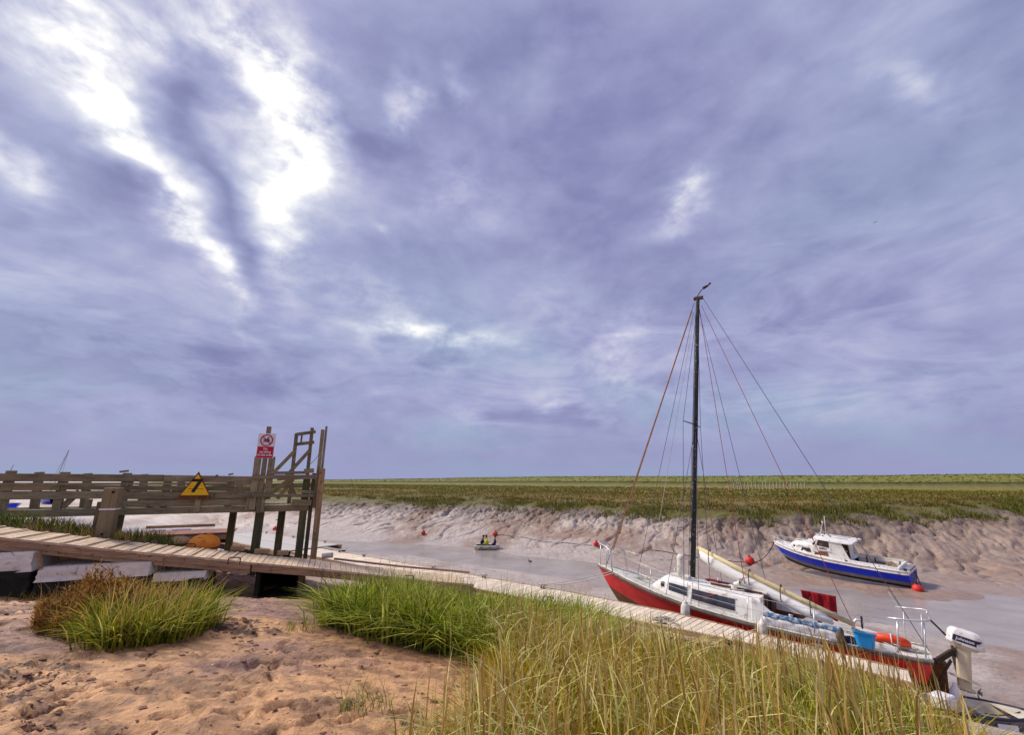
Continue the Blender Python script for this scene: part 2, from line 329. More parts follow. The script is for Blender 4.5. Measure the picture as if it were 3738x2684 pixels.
# ------------------------------------------------------------------ ground: one height function for both banks, the channel and the marsh
DX, DY = .79, -.613; NX, NY = .613, .79        # along the channel (s) and across it (h)
def to_xy(s, h): return DX * s + NX * h, DY * s + NY * h
def to_sh(x, y): return DX * x + DY * y, NX * x + NY * y
def hsh(ix, iy, seed):
    n = (ix.astype(np.int64) * 374761393 + iy.astype(np.int64) * 668265263 + seed * 974711) & 0x7fffffff
    n = ((n ^ (n >> 13)) * 1274126177) & 0x7fffffff
    return ((n ^ (n >> 16)) & 0xffff) / 65535.0
def vn(x, y, seed=0):
    ix, iy = np.floor(x), np.floor(y); fx, fy = x - ix, y - iy; fx = fx * fx * fx * (fx * (fx * 6 - 15) + 10); fy = fy * fy * fy * (fy * (fy * 6 - 15) + 10)
    a, b = hsh(ix, iy, seed), hsh(ix + 1, iy, seed); c, d = hsh(ix, iy + 1, seed), hsh(ix + 1, iy + 1, seed)
    return (a + (b - a) * fx) * (1 - fy) + (c + (d - c) * fx) * fy
def fbm(x, y, o=4, seed=0, g=.5):
    r = 0; a = 1; t = 0
    for i in range(o):
        r = r + a * vn(x * 2 ** i + 17.3 * i, y * 2 ** i - 9.1 * i, seed + i); t += a; a *= g
    return r / t - .5
def ridge(x, y, o=4, seed=0, g=.55):
    r = 0; a = 1; t = 0
    for i in range(o): r = r + a * (1 - np.abs(2 * vn(x * 2 ** i + 13.7 * i, y * 2 ** i - 5.3 * i, seed + i) - 1)) ** 2; t += a; a *= g
    return r / t - .33
def sst(a, b, x): t = np.clip((x - a) / (b - a), 0, 1); return t * t * (3 - 2 * t)
def table(pts):
    X = np.arange(-400, 900, .1); Y = np.interp(X, [p[0] for p in pts], [p[1] for p in pts]); k = 15
    return X, np.convolve(np.pad(Y, k, mode='edge'), np.ones(2 * k + 1) / (2 * k + 1), 'valid')
NEAR = [(-400, 4.2), (-40, 3.9), (-5, 3.6), (0, 3.45), (2, 3.2), (4.5, 2.95), (6.5, 2.45), (8.5, 1.95), (10.5, 1.45), (12, 1.1), (14, .72), (17, .38), (21.4, .0), (24, -.22)]
TA = table(NEAR + [(27.3, .0), (30, .42), (34, 1.35), (36.5, 2.0), (38, 2.42), (40, 2.8), (44, 3.0), (60, 3.05), (900, 3.05)])
TB = table(NEAR + [(26.0, -.02), (28, .03), (31, .1), (33, .4), (36.3, 1.75), (38, 2.4), (40, 2.75), (44, 3.0), (60, 3.05), (900, 3.05)])
_r = random.Random(5); PRINTS = []
for k in range(16):       # a few walked tracks over the near mud
    px, py, pa = _r.uniform(-6, -1), _r.uniform(2.8, 7.5), _r.uniform(0, 6.28)
    for j in range(_r.randint(3, 7)): PRINTS.append((px, py, pa + _r.uniform(-.3, .3))); px += .42 * math.cos(pa) + _r.uniform(-.06, .06) + (.09 if j % 2 else -.09) * math.sin(pa); py += .42 * math.sin(pa) + _r.uniform(-.06, .06)
def bend(s): u = -s - 22; return .27 * (np.log1p(np.exp(-np.abs(u) / 3)) * 3 + np.maximum(u, 0))
def eff(s, h):
    he = h + bend(s); q = np.maximum(s + 9, -16)
    k = np.where(q > 0, .9 + .05 * q + .0025 * q * q, .9 - .006 * q); k = np.clip(k, .9, 3.2)
    return np.where(he > 25, 25 + (he - 25) / k, he)
def opens(x, y): return sst(4, -12, x + .80 * y)          # west of this line the creek opens to the sea
def terrain(s, h, detail=True):
    s = np.asarray(s, float); h = np.asarray(h, float); he = eff(s, h); x, y = to_xy(s, h)
    hw = he + fbm(s * .16, h * .16, 3, 5) * 2.2 * sst(14, 19, he) * (1 - sst(42, 50, he))
    w = sst(-15, -6, s); z = np.interp(hw, *TA) * (1 - w) + np.interp(hw, *TB) * w
    # made-up bank behind the ramp and the gully by the culvert
    tt = (x + 9.6) * .931 + (y - 10.8) * .365; bb = -(x + 9.6) * .365 + (y - 10.8) * .931
    z = z + 1.25 * np.exp(-((tt + 2.2) / 3.0) ** 2 - ((bb - 2.0) / .85) ** 2) * (h < 20)
    z = z + .55 * np.exp(-((tt - .7) / 1.0) ** 2 - ((bb - 2.2) / .7) ** 2) * (h < 20)
    z = z - .38 * np.exp(-((tt - 3.9) / 1.3) ** 2 - ((bb + .6) / 1.4) ** 2) * (h < 20)
    z = z - .20 * np.exp(-((tt - .3) / 2.6) ** 4 - ((bb + .45) / .8) ** 2) * (h < 20)
    # hollows the grounded boats have worked into the mud
    z = z - .38 * np.exp(-((x - 8.9) ** 2 + (y - 9.65) ** 2) / 1.5)
    ux = (x - 17.6) * -.625 + (y - 25.5) * .779; uy = (x - 17.6) * -.78 + (y - 25.5) * -.622; rr = np.sqrt((ux / 3.6) ** 2 + (uy / 1.5) ** 2)
    z = z - .10 * np.exp(-rr ** 4) + .13 * np.exp(-((rr - 1.15) / .22) ** 2)
    # open flats towards the sea on the left
    op = opens(x, y); z = np.where(he > 18, z + ((.12 + .18 * fbm(s * .1, h * .3, 3, 31)) - z) * op, z)
    z = z - .44 * sst(-9, -12.5, s) * (1 - sst(4.5, 8, he))
    # sea wall
    d = (h - 128) / 9.0
    z = z + (2.9 + .35 * fbm(s * .05, h * .05, 3, 40)) * np.exp(-d ** 4) * (h > 80) * (1 - .35 * sst(-60, -220, s)) * (1 - op)
    if detail:
        z = z + fbm(s * .10, h * .8, 3, 120) * .42 * sst(18, 21, he) * (1 - sst(25, 27, he)) * sst(-4, -14, s)
        z = z + fbm(s * .5, h * .5, 3, 3) * .16 * sst(-2, 3, he) * (1 - .5 * sst(18, 21, he))
        # footprints and clods on the near mud
        nm = (1 - sst(7, 10, he))
        cl = fbm(x * 3.2, y * 3.2, 4, 60, .6); pt = sst(-.06, .10, fbm(x * .9, y * .9, 3, 66))
        z = z + nm * (cl * .06 * (.45 + pt)) + nm * ridge(x * 3 + y, y * 4.5, 4, 72, .7) * .045 * (.35 + pt) - nm * .035 * sst(.1, .22, fbm(x * 2.2, y * 4.0, 3, 70)) + nm * pt * fbm(x * 8, y * 8, 3, 71, .75) * .13
        for px, py, pa in PRINTS:
            k = np.where((np.abs(x - px) < .4) & (np.abs(y - py) < .4))
            if len(k[0]): u = ((x[k] - px) * math.cos(pa) + (y[k] - py) * math.sin(pa)) / .15; v = (-(x[k] - px) * math.sin(pa) + (y[k] - py) * math.cos(pa)) / .06; r_ = np.sqrt(u * u + v * v); z[k] += -.045 * np.exp(-r_ ** 4) + .016 * np.exp(-((r_ - 1.25) / .3) ** 2)
        nb = sst(9, 12, he) * (1 - sst(22, 25, he)); z = z + nb * fbm(s * .5, h * 1.8, 4, 80) * .09
        # rills on the far mud slope run down to the channel
        fb = sst(27.6, 31, he) * (1 - sst(37.2, 39, he)) * (1 - .8 * op)
        wob = fbm(s * .5, h * .5, 3, 90) * 2.4
        r1 = 1 - np.abs(2 * vn(s * 1.15 + wob, h * .16, 91) - 1); r2 = 1 - np.abs(2 * vn(s * 3.2 + wob * 1.5 + h * .5, h * .3, 92) - 1)
        r3 = 1 - np.abs(2 * vn(s * 2.0 + wob * 2.2 - h * .9, h * .55 + s * .4, 94) - 1); top = sst(31.5, 36, he)
        z = z + fb * ((r2 - .5) * (.02 + .10 * top) - (r1 ** 9) * .30 * (1 - .3 * top) - r3 ** 7 * (.06 + .22 * top) + -ridge(s * 1.3 + wob + h * .4, h * .5, 5, 93, .7) * (.07 + .34 * top) + fbm(s * 5.5 + h * 1.5, h * 2.2, 3, 97, .7) * (.03 + .14 * top))
        z = z + sst(37, 39, he) * (h < 100) * fbm(s * .8, h * .8, 4, 95) * .5 * (1 - sst(42, 60, he)) * (1 - op)
    return z
def gz(x, y, detail=True): s, h = to_sh(x, y); return float(terrain(np.array([s]), np.array([h]), detail)[0])
def steps(*segs):
    out = [segs[0][0]]
    for a, b, d in segs:
        n = max(1, int(round((b - a) / d))); out += list(a + (b - a) * np.arange(1, n + 1) / n)
    return np.array(out)
def grow(a, d0, f, end):
    out = []; x = a; d = d0
    while abs(x) < abs(end): d *= f; x += math.copysign(d, end - a); out.append(x)
    return np.array(out)
def grid(name, S, H, mat):
    SS, HH = np.meshgrid(S, H); s, h = SS.ravel(), HH.ravel(); z = terrain(s, h); x, y = to_xy(s, h); n, m = len(S), len(H)
    me = bpy.data.meshes.new(name); me.vertices.add(n * m); me.vertices.foreach_set('co', np.column_stack([x, y, z]).ravel())
    i = np.arange(n - 1)[None, :] + n * np.arange(m - 1)[:, None]; q = np.stack([i, i + 1, i + n + 1, i + n], -1).reshape(-1)
    nf = (n - 1) * (m - 1); me.loops.add(nf * 4); me.loops.foreach_set('vertex_index', q.astype(np.int32))
    me.polygons.add(nf); me.polygons.foreach_set('loop_start', np.arange(nf, dtype=np.int32) * 4); me.polygons.foreach_set('loop_total', np.full(nf, 4, np.int32))
    me.polygons.foreach_set('use_smooth', np.ones(nf, bool)); me.update(calc_edges=True)
    he = eff(s, h); mar = 1 - opens(x, y)
    # natural colours of the ground: warm silt, grey channel mud, marsh turf, sea-wall grass
    silt = np.array(lin(208, 158, 110)); silt2 = np.array(lin(160, 122, 104)); mud = np.array(lin(184, 170, 160)); mud2 = np.array(lin(154, 130, 114)); peat = np.array(lin(88, 74, 60)); 
    turf = np.array(lin(98, 92, 40)); heath = np.array(lin(120, 100, 46)); straw = np.array(lin(132, 122, 56)); wall = np.array(lin(118, 122, 56)); dug = np.array(lin(88, 58, 44))
    L = lambda a, b, w: a + (b - a) * w[:, None]
    c = L(np.tile(silt, (len(s), 1)), np.tile(silt2, (len(s), 1)), sst(-.08, .12, fbm(x * .7, y * .7, 4, 101)))
    c = L(c, np.tile(dug, (len(s), 1)), (.5 + .45 * sst(-.06, .10, fbm(x * .9, y * .9, 3, 66))) * sst(-.06, .10, fbm(x * 3 + y, y * 6, 5, 68, .7)))
    c = L(c, np.tile(np.array(lin(146, 106, 82)), (len(s), 1)), .5 * sst(3.2, 5.5, he + 2 * fbm(x * .5, y * .5, 3, 104)))
    c = L(c, np.tile(mud, (len(s), 1)), sst(6.5, 11, he)); c = L(c, np.tile(mud2, (len(s), 1)), sst(-.05, .2, fbm(s * .25, h * .25, 4, 103)) * sst(9, 12, he))
    c = L(c, np.tile(mud2, (len(s), 1)), sst(-18, -2, s) * sst(22, 27, he) * .8)
    c = L(c, np.tile(peat, (len(s), 1)), sst(34, 37.6, he + fbm(s * .6, h * .6, 3, 107) * 3) * .6 * mar)
    
    c = L(c, np.tile(turf, (len(s), 1)), sst(37.6, 38.6, he + fbm(s * .3, h * .3, 3, 109) * 2) * mar)
    c = L(c, np.tile(heath, (len(s), 1)), sst(41, 44, he) * sst(-.15, .12, fbm(s * .12, h * .12, 4, 111)) * mar)
    c = L(c, np.tile(straw, (len(s), 1)), sst(96, 114, h) * mar * .75)
    c = L(c, np.tile(wall, (len(s), 1)), sst(117, 120, h) * mar * (.6 + .4 * sst(-.1, .1, fbm(s * .1, h * .1, 3, 115))))
    wet = np.clip(.25 + .5 * sst(10, 20, he) * (1 - sst(28, 33, he)) + .2 * (1 - mar) * (he > 18), 0, 1) * (1 - sst(36, 38, he) * mar)
    ca = me.color_attributes.new('Col', 'FLOAT_COLOR', 'POINT'); ca.data.foreach_set('color', np.column_stack([c, wet]).astype(np.float32).ravel())
    return tag(link_mesh(name, me, None, mat), kind='structure')
def ground_mat(name, fine, amt, aniso=False, dark=.62):
    m, t, b = new_mat(name); at = t.n('ShaderNodeVertexColor', layer_name='Col'); tcn = t.n('ShaderNodeTexCoord')
    f, _ = t.noise(tcn.outputs['Object'], fine, 9, .65, .2); g, _ = t.noise(tcn.outputs['Object'], fine * .22, 5, .6, .5)
    k = t.m('ADD', t.m('MULTIPLY', f, .6), t.m('MULTIPLY', g, .4))
    col = t.mix(1, at.outputs[0], t.ramp(k, [(.30, (dark, dark * .9, dark * .85)), (.46, (.92, .9, .88)), (.62, (1.14, 1.13, 1.12))]), 'MULTIPLY')
    t.put(b.inputs['Base Color'], col)
    t.put(b.inputs['Roughness'], t.m('SUBTRACT', t.mr(f, .3, .7, .68, .9), t.m('MULTIPLY', at.outputs[1], .55)))
    b.inputs['Specular IOR Level'].default_value = .4
    bp = t.n('ShaderNodeBump'); bp.inputs['Strength'].default_value = amt; bp.inputs['Distance'].default_value = .10
    if aniso:      # rills and cracks that run down to the channel
        mp = t.n('ShaderNodeMapping'); t.put(mp.inputs[0], tcn.outputs['Object']); mp.inputs['Rotation'].default_value = (0, 0, R_(37.8)); mp.inputs['Scale'].default_value = (3.2, .55, 3.2)
        a, _ = t.noise(mp.outputs[0], 1.0, 8, .68, .9); k = t.m('ADD', t.m('MULTIPLY', k, .35), t.m('MULTIPLY', a, .9)); bp.inputs['Distance'].default_value = .22
    t.put(bp.inputs['Height'], k); t.put(b.inputs['Normal'], bp.outputs[0]); return m
M_NEARMUD = ground_mat('near_silt', 8, .95, False, .40); M_FARMUD = ground_mat('channel_mud', 3.2, .7, True); M_TURF = ground_mat('marsh_turf', 1.6, 1.0)
S1 = np.concatenate([grow(-60, 1, 1.25, -420)[::-1], steps((-60, -20, .4), (-20, -9, .1), (-9, -1, .032), (-1, 6, .09), (6, 20, .2)), grow(20, .4, 1.3, 420)])
H1 = np.concatenate([grow(-3, .3, 1.3, -300)[::-1], steps((-3, -.2, .12), (-.2, 5, .034), (5, 9.5, .08), (9.5, 24, .13))])
grid('near_bank', S1, H1, M_NEARMUD)
S2 = np.concatenate([grow(-110, .8, 1.22, -1500)[::-1], steps((-110, -50, .3), (-50, 16, .095), (16, 40, .3)), grow(40, .5, 1.25, 600)])
H2 = np.concatenate([steps((24, 26.5, .25), (26.5, 39, .085), (39, 62, .28)), grow(62, .4, 1.08, 118), steps((118.1, 140, .8)), grow(140, 1, 1.25, 1800)])
grid('far_bank', S2, H2, M_FARMUD)

# ------------------------------------------------------------------ water: channel and open sea, one level sheet
m, t, b = new_mat('silty_water'); tcn = t.n('ShaderNodeTexCoord')
f, _ = t.noise(tcn.outputs['Object'], .5, 4, .6); mp = t.n('ShaderNodeMapping'); t.put(mp.inputs[0], tcn.outputs['Object']); mp.inputs['Rotation'].default_value = (0, 0, R_(38)); mp.inputs['Scale'].default_value = (1, 2.6, 1)
rp, _ = t.noise(mp.outputs[0], 5.0, 5, .6, .3)
t.put(b.inputs['Base Color'], t.mix(t.mr(f, .35, .65), lin(168, 158, 150), lin(146, 134, 124)))
b.inputs['Roughness'].default_value = .10; b.inputs['IOR'].default_value = 1.33; b.inputs['Specular IOR Level'].default_value = .5
bp = t.n('ShaderNodeBump'); bp.inputs['Strength'].default_value = .35; bp.inputs['Distance'].default_value = .03; t.put(bp.inputs['Height'], rp); t.put(b.inputs['Normal'], bp.outputs[0])
M_WATER = m
mb = MB(); mb.add([(4000 * math.cos(2 * math.pi * k / 64), 4000 * math.sin(2 * math.pi * k / 64), 0) for k in range(64)], [tuple(range(64))])
tag(mb.build('water', M_WATER), kind='structure')

# ------------------------------------------------------------------ frame shared by the ramp and the jetty: x runs down the ramp, y away from the water's near side
RA = math.atan2(.365, .931); RO = (-9.6, 10.8)
def rf(t, b, z=0): return Vector((RO[0] + t * .931 - b * .365, RO[1] + t * .365 + b * .931, z))

# ---- wooden ramp down to the pontoon
RAMP_T = [-5.2, -3.6, -2.4, -1.7, -.55, 0, 1.0, 2.0, 3.25, 4.5, 6.0, 7.8, 9.1]
RAMP_Z = [4.36, 4.18, 4.02, 3.87, 3.68, 3.57, 3.41, 3.26, 3.05, 2.86, 2.60, 2.28, 2.09]
def rz(t): return float(np.interp(t, RAMP_T, RAMP_Z)) - 2.8
ramp = empty('boarded_ramp', (RO[0], RO[1], 2.8), RA)
tag(ramp, 'sloping boarded ramp with deep brown side beam running down to the pontoon', 'ramp')
pm = MB().box((0, .675, -.02), (.132, 1.37, .04)).mesh('deck_board', bevel=.006); pm.materials.append(W_RAMP)
bm_ = MB().box((0, .675, .012), (.05, 1.30, .022)).mesh('grip_batten', bevel=.004); bm_.materials.append(W_RAMP)
t = -5.2; k = 0
while t < 9.05:
    a = math.atan2(rz(t + .07) - rz(t - .07), .14)
    o = link_mesh('deck_board', pm, ramp); o.location = (t, random.uniform(-.012, .012), rz(t) + random.uniform(-.004, .004)); o.rotation_euler = (random.uniform(-.004, .004), -a, random.uniform(-.006, .006))
    if k % 3 == 0 and t < 2.8:
        o = link_mesh('grip_batten', bm_, ramp); o.location = (t, 0, rz(t) + .002); o.rotation_euler = (0, -a, 0)
    t += .1385; k += 1
def profile_beam(name, t0, t1, y, top, bot, thick, mat):
    ts = np.linspace(t0, t1, max(2, int((t1 - t0) / .5))); mb = MB()
    mb.loft([[(q, y - thick / 2, rz(q) + bot), (q, y + thick / 2, rz(q) + bot), (q, y + thick / 2, rz(q) + top), (q, y - thick / 2, rz(q) + top)] for q in ts])
    return mb.build(name, mat, ramp)
profile_beam('side_beam', -5.2, 3.22, .03, -.045, -.165, .06, W_FASCIA); profile_beam('side_beam', -5.2, 3.22, .05, -.17, -.26, .05, W_FASCIA); profile_beam('side_beam', 3.26, 9.1, .03, -.045, -.20, .06, W_FASCIA)
profile_beam('side_beam', -5.2, 9.1, 1.31, -.045, -.22, .06, W_FASCIA); profile_beam('edge_trim', -5.2, 9.1, .0, .014, -.036, .03, W_RAMP)
for tt, yy in ((2.85, -.01), (1.52, 1.40), (7.2, -.01)):
    mb = MB(); z = rz(tt); mb.tube([(tt - .13, yy, z - .06), (tt - .13, yy, z + .075), (tt - .11, yy, z + .095), (tt + .11, yy, z + .075), (tt + .13, yy, z + .055), (tt + .13, yy, z - .08)], .013, 6)
    mb.build('grab_handle', M_RUSTDK, ramp, smooth=True)
mb = MB()
for k in range(9): 
    c = Vector((4.92 + .012 * math.sin(k * 2.1), -.035, rz(4.92) + .03 - k * .045)); M = Matrix.Translation(c) @ Matrix.Rotation(R_(90) * (k % 2), 4, 'Z') @ Matrix.Rotation(R_(90), 4, 'X')
    mb.tube([M @ Vector((.017 * math.cos(q), .03 * math.sin(q), 0)) for q in [2 * math.pi * i / 8 for i in range(8)]], .006, 5, closed=True)
tag(mb.build('chain', M_STEEL, smooth=True), 'short rusty chain hanging over the near edge of the ramp', 'chain'); bpy.data.objects['chain'].matrix_world = ramp.matrix_world if False else Matrix.Translation((RO[0], RO[1], 2.8)) @ Matrix.Rotation(RA, 4, 'Z')

# ---- pale concrete blocks the ramp rests on
def rock_block(name, t0, t1, z0, z1, label, seed, lean=.12):
    rnd = random.Random(seed); mb = MB(); n = 9; rings = []
    root = empty(name, rf((t0 + t1) / 2, .40, z0 - .06), RA); hw = (t1 - t0) / 2; hh = z1 - z0
    def body(za, zb, grow_):
        m = MB(); rs = []
        for k in range(6):
            u = k / 5; z = za + (zb - za) * u; f = 1 + grow_ * (1 - u)
            ring = []
            for (x, y) in [(-1, -1), (-.5, -1.02), (0, -1.03), (.5, -1.02), (1, -1), (1.02, -.3), (1.02, .4), (1, 1), (0, 1.02), (-1, 1), (-1.02, .4), (-1.02, -.3)]:
                ring.append((x * hw * f * (1 - .04 * z) + rnd.uniform(-.02, .02), y * .5 * f + lean * -z * .0 + rnd.uniform(-.02, .02), z + rnd.uniform(-.012, .012)))
            rs.append(ring)
        m.loft(rs); return m
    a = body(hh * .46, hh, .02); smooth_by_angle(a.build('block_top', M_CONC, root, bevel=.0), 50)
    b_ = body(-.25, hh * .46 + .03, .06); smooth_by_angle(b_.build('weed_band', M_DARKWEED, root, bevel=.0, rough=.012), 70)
    return tag(root, label, 'block', 'blocks under the ramp')
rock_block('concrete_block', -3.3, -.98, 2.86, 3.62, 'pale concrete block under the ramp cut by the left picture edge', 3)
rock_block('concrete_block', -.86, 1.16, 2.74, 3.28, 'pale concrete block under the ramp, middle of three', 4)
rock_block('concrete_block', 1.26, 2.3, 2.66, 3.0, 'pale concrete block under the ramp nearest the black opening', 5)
mb = MB(); mb.bar((-.93, -.1, 3.56), (-.8, -.12, 3.2), .05, .06); 
o = mb.build('strut', W_FASCIA); o.location = (RO[0], RO[1], 0); o.rotation_euler = (0, 0, RA); tag(o, 'short dark timber strut between two pale blocks under the ramp', 'strut')

# ---- culvert opening under the ramp, inside faces coloured black for its shade
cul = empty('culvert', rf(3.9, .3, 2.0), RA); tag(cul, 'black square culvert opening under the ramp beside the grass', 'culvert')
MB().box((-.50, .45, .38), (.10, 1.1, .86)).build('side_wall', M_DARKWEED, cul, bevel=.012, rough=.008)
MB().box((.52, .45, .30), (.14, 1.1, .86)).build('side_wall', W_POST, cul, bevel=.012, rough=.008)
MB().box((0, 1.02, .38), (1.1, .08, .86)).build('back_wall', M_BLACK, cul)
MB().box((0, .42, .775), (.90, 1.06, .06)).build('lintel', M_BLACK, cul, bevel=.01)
MB().box((0, .42, .12), (.90, 1.06, .16)).build('shade_bed', M_BLACK, cul)  # black slab over the mud, painted dark for the shade inside
MB().box((-.435, .42, .37), (.02, 1.0, .74)).build('shade_lining', M_BLACK, cul); MB().box((.435, .42, .37), (.02, 1.0, .74)).build('shade_lining', M_BLACK, cul)

# ---- timber jetty with boarded sides
Z0 = 2.7
jet = empty('timber_jetty', (RO[0], RO[1], Z0), RA); tag(jet, 'weathered timber jetty with boarded railings and tall end posts', 'jetty')
def jb(name, p0, p1, w, h, mat, up=(0, 0, 1), bev=.006):
    if name in ('rail_post', 'sign_post', 'gate_upright', 'rail_stub'): h *= 1.4
    if name in ('brace', 'cross_rail', 'gate_bar'): h *= 1.3
    mb = MB(); q0 = (p0[0], p0[1], p0[2] - Z0); q1 = (p1[0], p1[1], p1[2] - Z0); mb.bar(q0, q1, w, h, up); return mb.build(name, mat, jet, bevel=bev)
BN, BF = 2.6, 4.05
# deck boards and bearers
dm = MB().box((0, (BN + BF) / 2, 0), (.14, BF - BN - .1, .04)).mesh('deck_board'); dm.materials.append(W_X)
for k in range(66):
    o = link_mesh('deck_board', dm, jet); o.location = (-5.6 + k * .15, 0, 4.26 - Z0)
for side, yy in (('near', BN), ('far', BF)):
    jb('bearer', (-5.8, yy + .02, 4.21), (4.3, yy + .02, 4.22), .10, .19, W_X)
    s = -1 if side == 'near' else 1
    jb('top_rail', (-5.8, yy - .02 * s, 5.17), (.3, yy - .02 * s, 5.13), .045, .205, W_X); jb('top_rail', (.31, yy - .02 * s, 5.13), (2.75, yy - .02 * s, 5.09), .045, .195, W_X)
    jb('middle_rail', (-5.8, yy - .02 * s, 4.885), (-2.0, yy - .02 * s, 4.88), .04, .15, W_X); jb('middle_rail', (-1.98, yy - .022 * s, 4.88), (2.8, yy - .022 * s, 4.80), .04, .115, W_X)
    jb('lower_rail', (-5.8, yy - .02 * s, 4.675), (-.6, yy - .02 * s, 4.67), .04, .19, W_X); jb('lower_rail', (-.58, yy - .02 * s, 4.65), (2.8, yy - .02 * s, 4.60), .04, .19, W_X)
    jb('kick_board', (-.5, yy + .05 * s, 4.43), (2.8, yy + .05 * s, 4.42), .035, .17, W_X); jb('kick_board', (-5.8, yy + .06 * s, 4.99), (2.8, yy + .06 * s, 4.96), .03, .05, W_X)
    for tp, hgt in ((-4.5, 5.32), (-3.13, 5.33), (-2.0, 5.30), (-.60, 5.28), (.40, 5.21), (2.03, 5.20)):
        jb('rail_post', (tp + (.1 if side == 'far' else 0), yy - .10 * s, 4.12), (tp, yy - .10 * s, hgt if side == 'near' else hgt - .02), .13, .13, W_Z, up=(1, 0, 0))
    for tp in (-1.35, .07): jb('rail_stub', (tp, yy - .10 * s, 4.17), (tp, yy - .10 * s, 4.56), .14, .1, W_Z, up=(1, 0, 0))
jb('rail_stub', (1.3, BN - .1, 4.17), (1.3, BN - .1, 4.62), .14, .1, W_Z, up=(1, 0, 0))
jb('brace', (-.55, BN + .1, 4.3), (-.45, BN + .12, 5.2), .09, .06, W_Z, up=(1, 0, 0)); jb('brace', (.55, BN + .1, 4.74), (2.0, BN + .1, 4.9), .05, .1, W_X)
jb('brace', (-1.6, BN + .12, 4.78), (-1.9, BN + .12, 4.35), .05, .12, W_Z)
# piles under the jetty head
def pile(t, b, z0, z1, w, mat, lean=0.0): return jb('pile', (t, b, z0), (t + lean, b, z1), w, w * .95, mat, up=(1, 0, 0), bev=.012)
pile(2.93, BN + .12, 2.3, 4.13, .24, W_POST); pile(3.46, 3.72, 2.3, 4.13, .22, W_POST); pile(4.16, BN + .1, 2.2, 5.12, .22, W_POST); pile(4.36, BN + .1, 2.2, 5.3, .12, W_POST)
pile(4.60, BN - .06, 2.2, 5.45, .19, W_NEWPOST); pile(4.48, BN + .12, 4.2, 6.74, .12, W_Z); pile(4.585, BN + .12, 4.2, 6.86, .075, W_Z); pile(2.0, BF - .1, 2.3, 4.13, .2, W_POST)
pile(-3.1, BN + .15, 2.9, 4.12, .2, W_POST); pile(-.6, BN + .15, 2.9, 4.12, .2, W_POST)
# head: uprights carrying the sign, cross rails, gate frame
jb('sign_post', (2.72, BN - .12, 4.2), (2.70, BN - .12, 5.80), .13, .13, W_Z, up=(1, 0, 0)); jb('sign_post', (2.90, BN - .10, 4.1), (2.89, BN - .10, 6.75), .13, .09, W_Z, up=(1, 0, 0)); jb('sign_post', (3.10, BN - .12, 4.5), (3.09, BN - .12, 5.80), .12, .13, W_Z, up=(1, 0, 0))
jb('sign_post', (2.58, BN - .16, 4.18), (2.62, BN - .16, 4.75), .12, .06, W_Z, up=(1, 0, 0)); jb('sign_post', (3.02, BN - .17, 4.12), (3.0, BN - .17, 4.7), .12, .06, W_Z, up=(1, 0, 0))
jb('cross_rail', (2.62, BN - .21, 5.17), (4.46, BN - .18, 5.18), .05, .10, W_X); jb('cross_rail', (3.0, BN - .21, 5.29), (4.2, BN + .02, 5.32), .04, .07, W_X)
jb('cross_rail', (2.45, BN - .22, 4.63), (4.42, BN - .19, 4.59), .12, .07, W_X); jb('cross_rail', (3.80, BN - .16, 4.40), (4.38, BN - .16, 4.38), .05, .14, W_X); jb('cross_rail', (4.08, BN - .2, 4.72), (4.42, BN - .2, 4.70), .1, .06, W_X)
jb('cross_rail', (3.2, BN + .9, 5.12), (4.4, BN + .95, 5.20), .05, .1, W_X); jb('cross_rail', (2.7, BN + 1.0, 4.88), (4.3, BN + 1.0, 4.9), .05, .12, W_X)
GY = 3.6
jb('gate_upright', (3.64, GY, 4.3), (3.62, GY, 6.66), .10, .08, W_Z, up=(1, 0, 0)); jb('gate_upright', (4.12, GY, 4.3), (4.10, GY, 6.88), .11, .08, W_Z, up=(1, 0, 0)); jb('gate_upright', (3.79, GY + .06, 6.30), (3.79, GY + .06, 6.66), .05, .04, W_Z, up=(1, 0, 0))
jb('gate_bar', (3.62, GY - .06, 6.62), (4.23, GY - .06, 6.74), .04, .085, W_X); jb('gate_bar', (3.64, GY - .06, 6.28), (4.22, GY - .06, 6.37), .04, .085, W_X)
jb('brace', (2.95, GY - .08, 5.16), (3.64, GY - .08, 6.06), .05, .09, W_X); jb('brace', (3.42, GY - .09, 5.14), (4.10, GY - .09, 6.08), .05, .09, W_X)
jb('brace', (3.0, BN + .1, 4.5), (3.65, BN + .1, 5.12), .05, .09, W_X); jb('brace', (3.35, BN + .2, 4.5), (3.75, BN + .2, 5.12), .05, .09, W_X); jb('brace', (3.55, BN + .3, 5.1), (3.85, BN + .3, 4.6), .05, .09, W_X)
jb('cleat_block', (4.05, BN - .08, 5.36), (4.35, BN - .08, 5.38), .1, .14, W_X)
for (tt, zz, l) in ((1.95, 5.24, .12), (1.62, 5.20, .05), (-.75, 5.31, .2)): jb('loose_block', (tt, BN - .02, zz), (tt + l, BN - .02, zz + .03), .07, .05, W_X)
mb = MB(); mb.tube(sag((4.12, GY, 5.6 - Z0), (4.5, BN + .1, 6.05 - Z0), .08), .008, 5); mb.build('wire', M_RUSTDK, jet)

